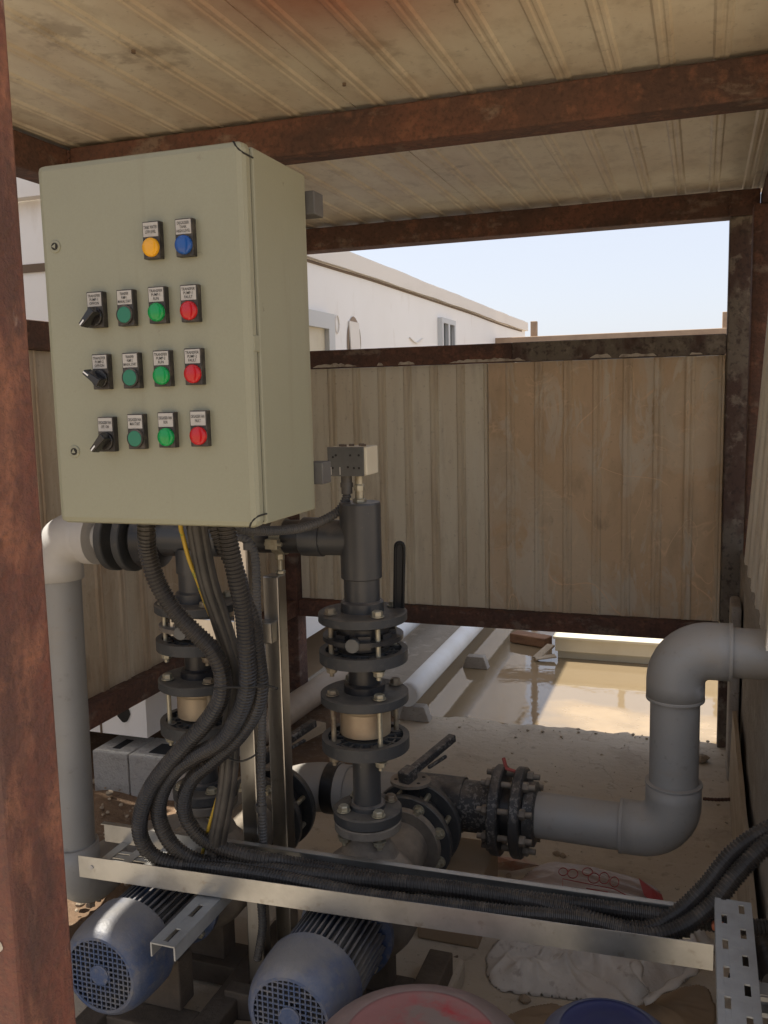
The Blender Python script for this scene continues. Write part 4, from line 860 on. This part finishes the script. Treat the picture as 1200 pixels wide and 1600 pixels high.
b = MB().obox((-.93, 1.60, .0775), (.16, .2, .012), (1, .2, 0)); tag(b.build('board_scrap', 'board'), 'tan scrap of board lying between the two motors', 'board')
b = MB().box(-1.02, -.84, 1.70, 1.74, .0695, .145); tag(b.build('cross_channel', 'grime', bevel=.003), 'brown steel cross channel low between the two motors', 'channel')

# ------------------------------------------------------------------ suction valves and header
YH, ZH = 2.40, .335
def suction_valve(x, label):
    K = .115; t = thing('butterfly_valve', label, 'valve', (x, 2.1+K, .21), 'butterfly valves behind the pumps')
    for y0, mt in ((2.026+K, 'speck'), (2.118+K, 'speck')):
        b = MB(); b.lathe((x, y0, PZ0), (0, 1, 0), [(0, .06), (0, .122), (.003, .125), (.019, .125), (.022, .122), (.022, .06)], 44, caps=False); f = b.build('flange', 'flange', t)
        if y0 < 2.2:
            for k in range(8):
                a = math.pi/8+k*math.pi/4; px, pz = x+.102*math.cos(a), PZ0+.102*math.sin(a); q = MB()
                q.cyl((px, K+2.02, pz), (px, K+2.15, pz), .0075, n=10); q.lathe((px, K+2.026, pz), (0, -1, 0), [(0, .016), (.002, .016)], 16); q.hexa((px, K+2.024, pz), (0, -1, 0), .0125, .011); q.cyl((px, K+2.0, pz), (px, K+2.02, pz), .007, n=10); q.build('bolt', 'zinc', f)
    b = MB(); b.lathe((x, 2.0+K, PZ0), (0, 1, 0), [(0.025, .07), (.026, .085), (.026, .06)], 32, caps=False)
    b.lathe((x, 2.055+K, PZ0), (0, 1, 0), [(0, .07), (0, .095), (.055, .095), (.055, .07)], 36, caps=False)
    b.cyl((x, (2.083+K), PZ0+.085), (x, (2.083+K), .478), .024, n=20); b.build('valve_body', 'pvc_b', t)
    b = MB(); pl = [(x+.055*math.cos(a)*(1 if abs(math.sin(a)) < .8 else .9), (2.083+K)+.05*math.sin(a)) for a in [i*math.pi/14 for i in range(28)]]
    k = len(b.v)
    for z in (.478, .486):
        for q in pl: b.add((*q, z))
    n = len(pl); b.face(range(k+n-1, k-1, -1)); b.face(range(k+n, k+2*n))
    for i in range(n): b.face((k+i, k+(i+1) % n, k+n+(i+1) % n, k+n+i))
    b.c = 1
    for dx, dy in ((-.038, -.012), (.030, .022), (.028, -.02)): b.cyl((x+dx, (2.083+K)+dy, .486), (x+dx, (2.083+K)+dy, .4865), .005, n=10)
    b.build('index_plate', ['iron', 'cab_dark'], t)
    b = MB(); a0 = Vector((x-.004, 2.070+K, .503)); d = Vector((.34, 1, .17)).normalized()
    b.obox(a0+d*.105, (.23, .024, .022), d); b.obox(a0+d*.0, (.045, .034, .034), d); b.obox(a0+d*.12+Vector((.012, 0, -.022)), (.075, .010, .010), d+Vector((.15, 0, 0))); b.build('lever', 'speck', t, .004)
    return t
suction_valve(XR, 'butterfly valve with paint spattered lever behind the right pump')
suction_valve(XL, 'butterfly valve hidden behind the stainless posts and conduits')
sh = thing('suction_header', 'black paint spattered suction pipe low behind the pumps', 'pipe', (-.8, YH, .26))
b = MB(); b.tube([Vector((XL, 2.20, ZH))]+elbow_path((XL, YH, ZH), (0, 1, 0), (1, 0, 0), .11)+[Vector((XL+.17, YH, ZH))], .073, 30); b.build('elbow', 'pvc_l', sh)
b = MB(); b.lathe((XL+.10, YH, ZH), (1, 0, 0), [(0, .0735), (.002, .0765), (.038, .0765), (.04, .0735)], 30, caps=False); b.build('socket', 'pvc_b', sh)
b = MB(); b.cyl((XL+.17, YH, ZH), (XR-.06, YH, ZH), .066, n=30); b.build('pipe', 'pvc_l', sh)
b = MB(); b.cyl((XR, 2.24, ZH), (XR, YH, ZH), .078, n=30); b.cyl((XR-.085, YH, ZH), (XR+.095, YH, ZH), .0775, n=30); b.build('tee', 'speck', sh)
b = MB(); b.cyl((XR+.09, YH, ZH), (-.535, YH, ZH), .072, n=30); b.lathe((-.56, YH, ZH), (1, 0, 0), [(0, .072), (.002, .080), (.03, .080)], 30); b.build('pipe', 'speck', sh)
for x0 in (-.532, -.472):
    b = MB(); b.lathe((x0, YH, ZH), (1, 0, 0), [(0, .065), (0, .121), (.004, .125), (.024, .125), (.028, .121), (.028, .065)], 44, caps=False); f = b.build('flange', 'speck', sh)
    if x0 < -.5:
        for k in range(8):
            a = math.pi/8+k*math.pi/4; py, pz = YH+.100*math.cos(a), ZH+.100*math.sin(a); q = MB()
            q.cyl((x0-.03, py, pz), (-.41, py, pz), .0085, n=10); q.hexa((x0, py, pz), (-1, 0, 0), .0150, .016); q.hexa((-.444, py, pz), (1, 0, 0), .0150, .016); q.build('bolt', 'iron', f)
MB().cyl((-.506, YH, ZH), (-.470, YH, ZH), .078, n=30).build('gasket_hub', 'pvc_b', sh)
gp = thing('grey_riser_pipe', 'large light grey plastic pipe rising in an S bend at right', 'pipe', (-.05, YH, .25))
b = MB(); b.lathe((-.445, YH, ZH), (1, 0, 0), [(0, .07), (.004, .088), (.03, .088), (.034, .075)], 32); b.build('pipe_collar', 'speck', gp)
GX = -.050
def rim(parent, o, ax, r):
    return MB().lathe(o, ax, [(0, r-.008), (0, r), (.0015, r+.0007), (.007, r+.0007), (.0085, r), (.0085, r-.008)], 36, caps=False).build('socket_rim', 'pvc_l', parent)
rim(gp, (GX-.137, YH, ZH), (1, 0, 0), .0715); rim(gp, (GX, YH, .703), (0, 0, 1), .0735); rim(gp, (GX+.128, YH, .838), (1, 0, 0), .0735)
MB().cyl((-.43, YH, ZH), (-.10, YH, ZH-.004), .0625, n=34).build('pipe', 'pvc_l', gp)
b = MB(); b.tube([Vector((GX-.135, YH, ZH)), Vector((GX-.095, YH, ZH))]+elbow_path((GX, YH, ZH), (1, 0, 0), (0, 0, 1), .085)+[Vector((GX, YH, ZH+.10)), Vector((GX, YH, ZH+.135))], .0715, 36)
b.lathe((GX, YH, ZH+.135), (0, 0, 1), [(0, .0715), (.002, .0735), (.006, .0735), (.008, .063)], 36, caps=False); b.build('elbow', 'pvc_l', gp)
MB().cyl((GX, YH, ZH+.09), (GX, YH, .76), .0628, n=34).build('pipe', 'pvc_l', gp)
b = MB(); b.tube([Vector((GX, YH, .705)), Vector((GX, YH, .75))]+elbow_path((GX, YH, .838), (0, 0, 1), (1, 0, 0), .085)+[Vector((GX+.10, YH, .838)), Vector((GX+.135, YH, .838))], .0735, 36); b.build('elbow', 'pvc_l', gp)
MB().cyl((GX+.1, YH, .838), (GX+.62, YH, .838), .0635, n=34).build('pipe', 'pvc_l', gp)
tag(MB().box(-.72, -.545, 2.24, 2.50, .002, .185).build('support_block', 'board', bevel=.006), 'square tan block supporting the pipe behind the right pump', 'block')
b = MB(); b.obox(P(789, 1193, 2.42), (.034, .012, .006), (-.3, .2, .9)); b.obox(P(798, 1203, 2.41), (.032, .010, .008), (1, 0, -.2))
tag(b.build('red_tag', 'tag_red', bevel=.003), 'small red plastic strip on top of the spattered flange pair', 'tag')

# ------------------------------------------------------------------ litter
def crumple(name, mt, outline, h, seed, label, cat, n=56, sc=9., zoff=.004):
    """cloth or paper heap over a polygon outline given on the floor"""
    b = MB(); per = [Vector((p.x, p.y)) for p in spline([(p[0], p[1], 0) for p in outline+outline[:1]], .02)]
    x0, x1 = min(p.x for p in per), max(p.x for p in per); y0, y1 = min(p.y for p in per), max(p.y for p in per); st = .0042
    def inside(x, y):
        c = False
        for p, q in zip(per, per[1:]+per[:1]):
            if (p.y > y) != (q.y > y) and x < (q.x-p.x)*(y-p.y)/(q.y-p.y)+p.x: c = not c
        return c
    nx_, ny_ = int((x1-x0)/st)+2, int((y1-y0)/st)+2; I = {}
    for i in range(nx_):
        for j in range(ny_):
            x, y = x0+i*st, y0+j*st
            if not inside(x, y): continue
            pt = Vector((x, y)); d, near = 9., pt
            for p, q in zip(per, per[1:]+per[:1]):
                e = q-p; t_ = max(0, min(1, (pt-p).dot(e)/max(1e-9, e.length_squared))); cp = p+e*t_; dd = (cp-pt).length
                if dd < d: d, near = dd, cp
            if d < st*.85: x, y, d = near.x, near.y, 0
            f = min(1, d/.10); f = f*(2-f)
            v = Vector((x*sc*.42+seed, y*sc*1.0+x*2.2, seed)); wv = Vector((noise.noise(v*.7), noise.noise(v*.7+Vector((9, 2, 0))), 0))
            r1 = (1-abs(noise.noise(v*.9+wv*1.2))*2)**2; r2 = (1-abs(noise.noise(v*2.1+wv*2.5+Vector((4, 4, 0))))*2)**2; r3 = 1-abs(noise.noise(v*4.6))*2
            I[i, j] = b.add((x+.006*noise.noise(v*3), y+.006*noise.noise(v*3+Vector((5, 0, 0))), zoff+f*h*(.25+.60*r1+.30*r2+.05*r3)))
    for (i, j) in list(I):
        q = [(i, j), (i+1, j), (i+1, j+1), (i, j+1)]
        if all(k in I for k in q): b.face([I[k] for k in q], True)
    o = b.build(name, mt); sd = o.modifiers.new('thickness', 'SOLIDIFY'); sd.thickness = .001
    return tag(o, label, cat)
crumple('sack', 'sack', [PZ(x, y, 0)[:2] for x, y in ((757, 1500), (770, 1545), (840, 1560), (905, 1565), (970, 1585), (1030, 1560), (1080, 1530), (1110, 1500), (1115, 1470), (1000, 1440), (860, 1440), (790, 1460))], .085, 3.1, 'crumpled dusty white sack on the floor below the tray', 'sack', n=90)
crumple('plastic_bag', 'bag', [PZ(x, y, 0)[:2] for x, y in ((800, 1385), (850, 1350), (900, 1352), (960, 1365), (1010, 1380), (1035, 1400), (1010, 1425), (930, 1440), (840, 1420))], .014, 5.5, 'flattened thin plastic bag with red print lying behind the tray', 'bag', n=60)
sk = bpy.data.objects['sack']; b = MB()
def ribbon(pts, w):
    pts = resample(spline(pts, .01), .01); k = []
    for i, p in enumerate(pts):
        t_ = (pts[min(i+1, len(pts)-1)]-pts[max(0, i-1)]).normalized(); sd = t_.cross(Vector((0, 0, 1))).normalized()*w*(.8+.3*math.sin(i*.9))
        k.append([b.add(p+sd*f+Vector((0, 0, z))) for f, z in ((-1, 0), (-.4, .006), (.4, .004), (1, 0))])
    for a, c in zip(k, k[1:]):
        for i in range(3): b.face((a[i], a[i+1], c[i+1], c[i]), True)
ribbon([PZ(992, 1502, .10), PZ(1000, 1525, .09), PZ(1012, 1548, .05), PZ(1024, 1568, .02)], .016); ribbon([PZ(1005, 1566, .03), PZ(1035, 1548, .055), PZ(1070, 1525, .07), PZ(1100, 1502, .06)], .015)
o = b.build('tie_strap', 'sack', sk); o.modifiers.new('thickness', 'SOLIDIFY').thickness = .0015
bagp = bpy.data.objects['plastic_bag']
b = MB()
def on_bag(x, y): q = PZ(x, y, .030); return q
for x, y, rx, ry in ((880, 1362, 7, 6), (895, 1365, 8, 7), (918, 1362, 8, 6), (928, 1372, 9, 8), (944, 1372, 8, 9), (960, 1378, 7, 8)):
    b.tube([on_bag(x+rx*math.cos(a), y+ry*math.sin(a)) for a in [i*math.pi/8 for i in range(17)]], .0014, 5)
for seg_ in (((880, 1405), (879, 1376), (960, 1392), (990, 1408)), ((884, 1389), (900, 1393)), ((916, 1391), (950, 1397)), ((916, 1395), (955, 1401))):
    b.tube([on_bag(*q)+Vector((0, 0, .006)) for q in seg_], .0013, 5)
WORLD[bagp.name] = Vector(bagp.location); b.build('print', 'bag_red', bagp)
b = MB(); pts = [PZ(x, y, .03) for x, y in ((998, 1372), (1012, 1382), (1034, 1398), (1038, 1410), (1020, 1412), (1006, 1398))]
c = sum(pts, Vector())/6+Vector((0, 0, .012)); ci = b.add(c); pi = [b.add(p) for p in pts]
for i in range(6): b.face((ci, pi[i], pi[(i+1) % 6]))
b.build('bag_corner', 'bag_red', bagp)
b = MB(); pts = [PZ(x, y, z) for x, y, z in ((757, 1350, .02), (775, 1338, .05), (815, 1340, .04), (843, 1352, .012), (800, 1360, .004), (770, 1358, .004))]; pi = [b.add(p) for p in pts]; cc = b.add(PZ(800, 1345, .055))
for i in range(6): b.face((cc, pi[i], pi[(i+1) % 6]))
o = b.build('paper_packet', 'paper'); sd = o.modifiers.new('thickness', 'SOLIDIFY'); sd.thickness = .002
tag(o, 'torn reddish paper packet on the floor under the flange pair', 'packet')
for i, (px, py, r_, lab) in enumerate(((870, 1334, .013, 'flat pebble nearest the grey pipe on the floor'), (880, 1337, .011, 'small pebble beside the flat one below the grey pipe'), (795, 1368, .010, 'lone pebble on the floor in front of the paper packet'), (1095, 1185, .03, 'rough stone at the foot of the right post'), (820, 1562, .016, 'dark flat stone in front of the white sack'))):
    b = MB(); q = PZ(px, py, r_*.4); rock(b, q, r_, 8, i*2.1); tag(b.build('stone', 'stone'), lab, 'stone', 'loose stones on the floor')
q0_, q1_ = PZ(672, 1513, .006), PZ(715, 1494, .006)
tag(MB().cyl(q0_, q1_, .003, n=8).build('nail', 'seam'), 'thin dark rod lying on the floor right of the motor', 'rod')
crumple('torn_sheet', 'board', [PZ(x, y, 0)[:2] for x, y in ((790, 1588), (860, 1570), (940, 1590), (1090, 1540), (1118, 1600), (1100, 1680), (800, 1680))], .012, 8.2, 'torn tan paper sheet on the floor at the bottom edge', 'paper', n=60)
# buckets at the bottom edge
def bucket(x, y, r, zt, mt, label, red):
    t = thing('bucket', label, 'bucket', (x, y, 0), 'round buckets at the bottom edge')
    b = MB(); b.smooth_lathe((x, y, .0), (0, 0, 1), [(0.003, r*.84), (.02, r*.86), (zt-.05, r*.97), (zt-.045, r*.99)], 44); b.lathe((x, y, .0), (0, 0, 1), [(.003, r*.84), (.003, 0)], 44, caps=False); b.build('body', mt, t)
    b = MB(); b.smooth_lathe((x, y, zt-.05), (0, 0, 1), [(0, r*1.0), (.0, r*1.03), (.012, r*1.03), (.022, r*.98), (.034, r*.86), (.042, r*.74), (.040, r*.68), (.036, r*.62), (.044, r*.4), (.048, r*.2), (.05, .001)], 48)
    if red:
        b.tube([Vector((x-r*.5+r*1.0*i/14, y-.05+.02*i/14, zt-.012+.012*math.sin(math.pi*i/14))) for i in range(15)], [.006+.012*math.sin(math.pi*i/14) for i in range(15)], 14)
    b.build('lid', mt, t)
    b = MB(); b.smooth_lathe((x, y, zt-.05), (0, 0, 1), [(-.002, r*1.0), (-.001, r*1.035), (.012, r*1.036), (.0225, r*.985), (.0345, r*.865), (.043, r*.745), (.0425, r*.72)], 48); b.build('rim', mt+'_rim', t)
bucket(-.43, 1.345, .185, .420, 'red_dust', 'dusty pink and red round bucket lid at the bottom edge', True)
bucket(-.120, 1.37, .108, .492, 'blue_dust', 'dark blue round bucket lid at the bottom edge beside the red one', False)
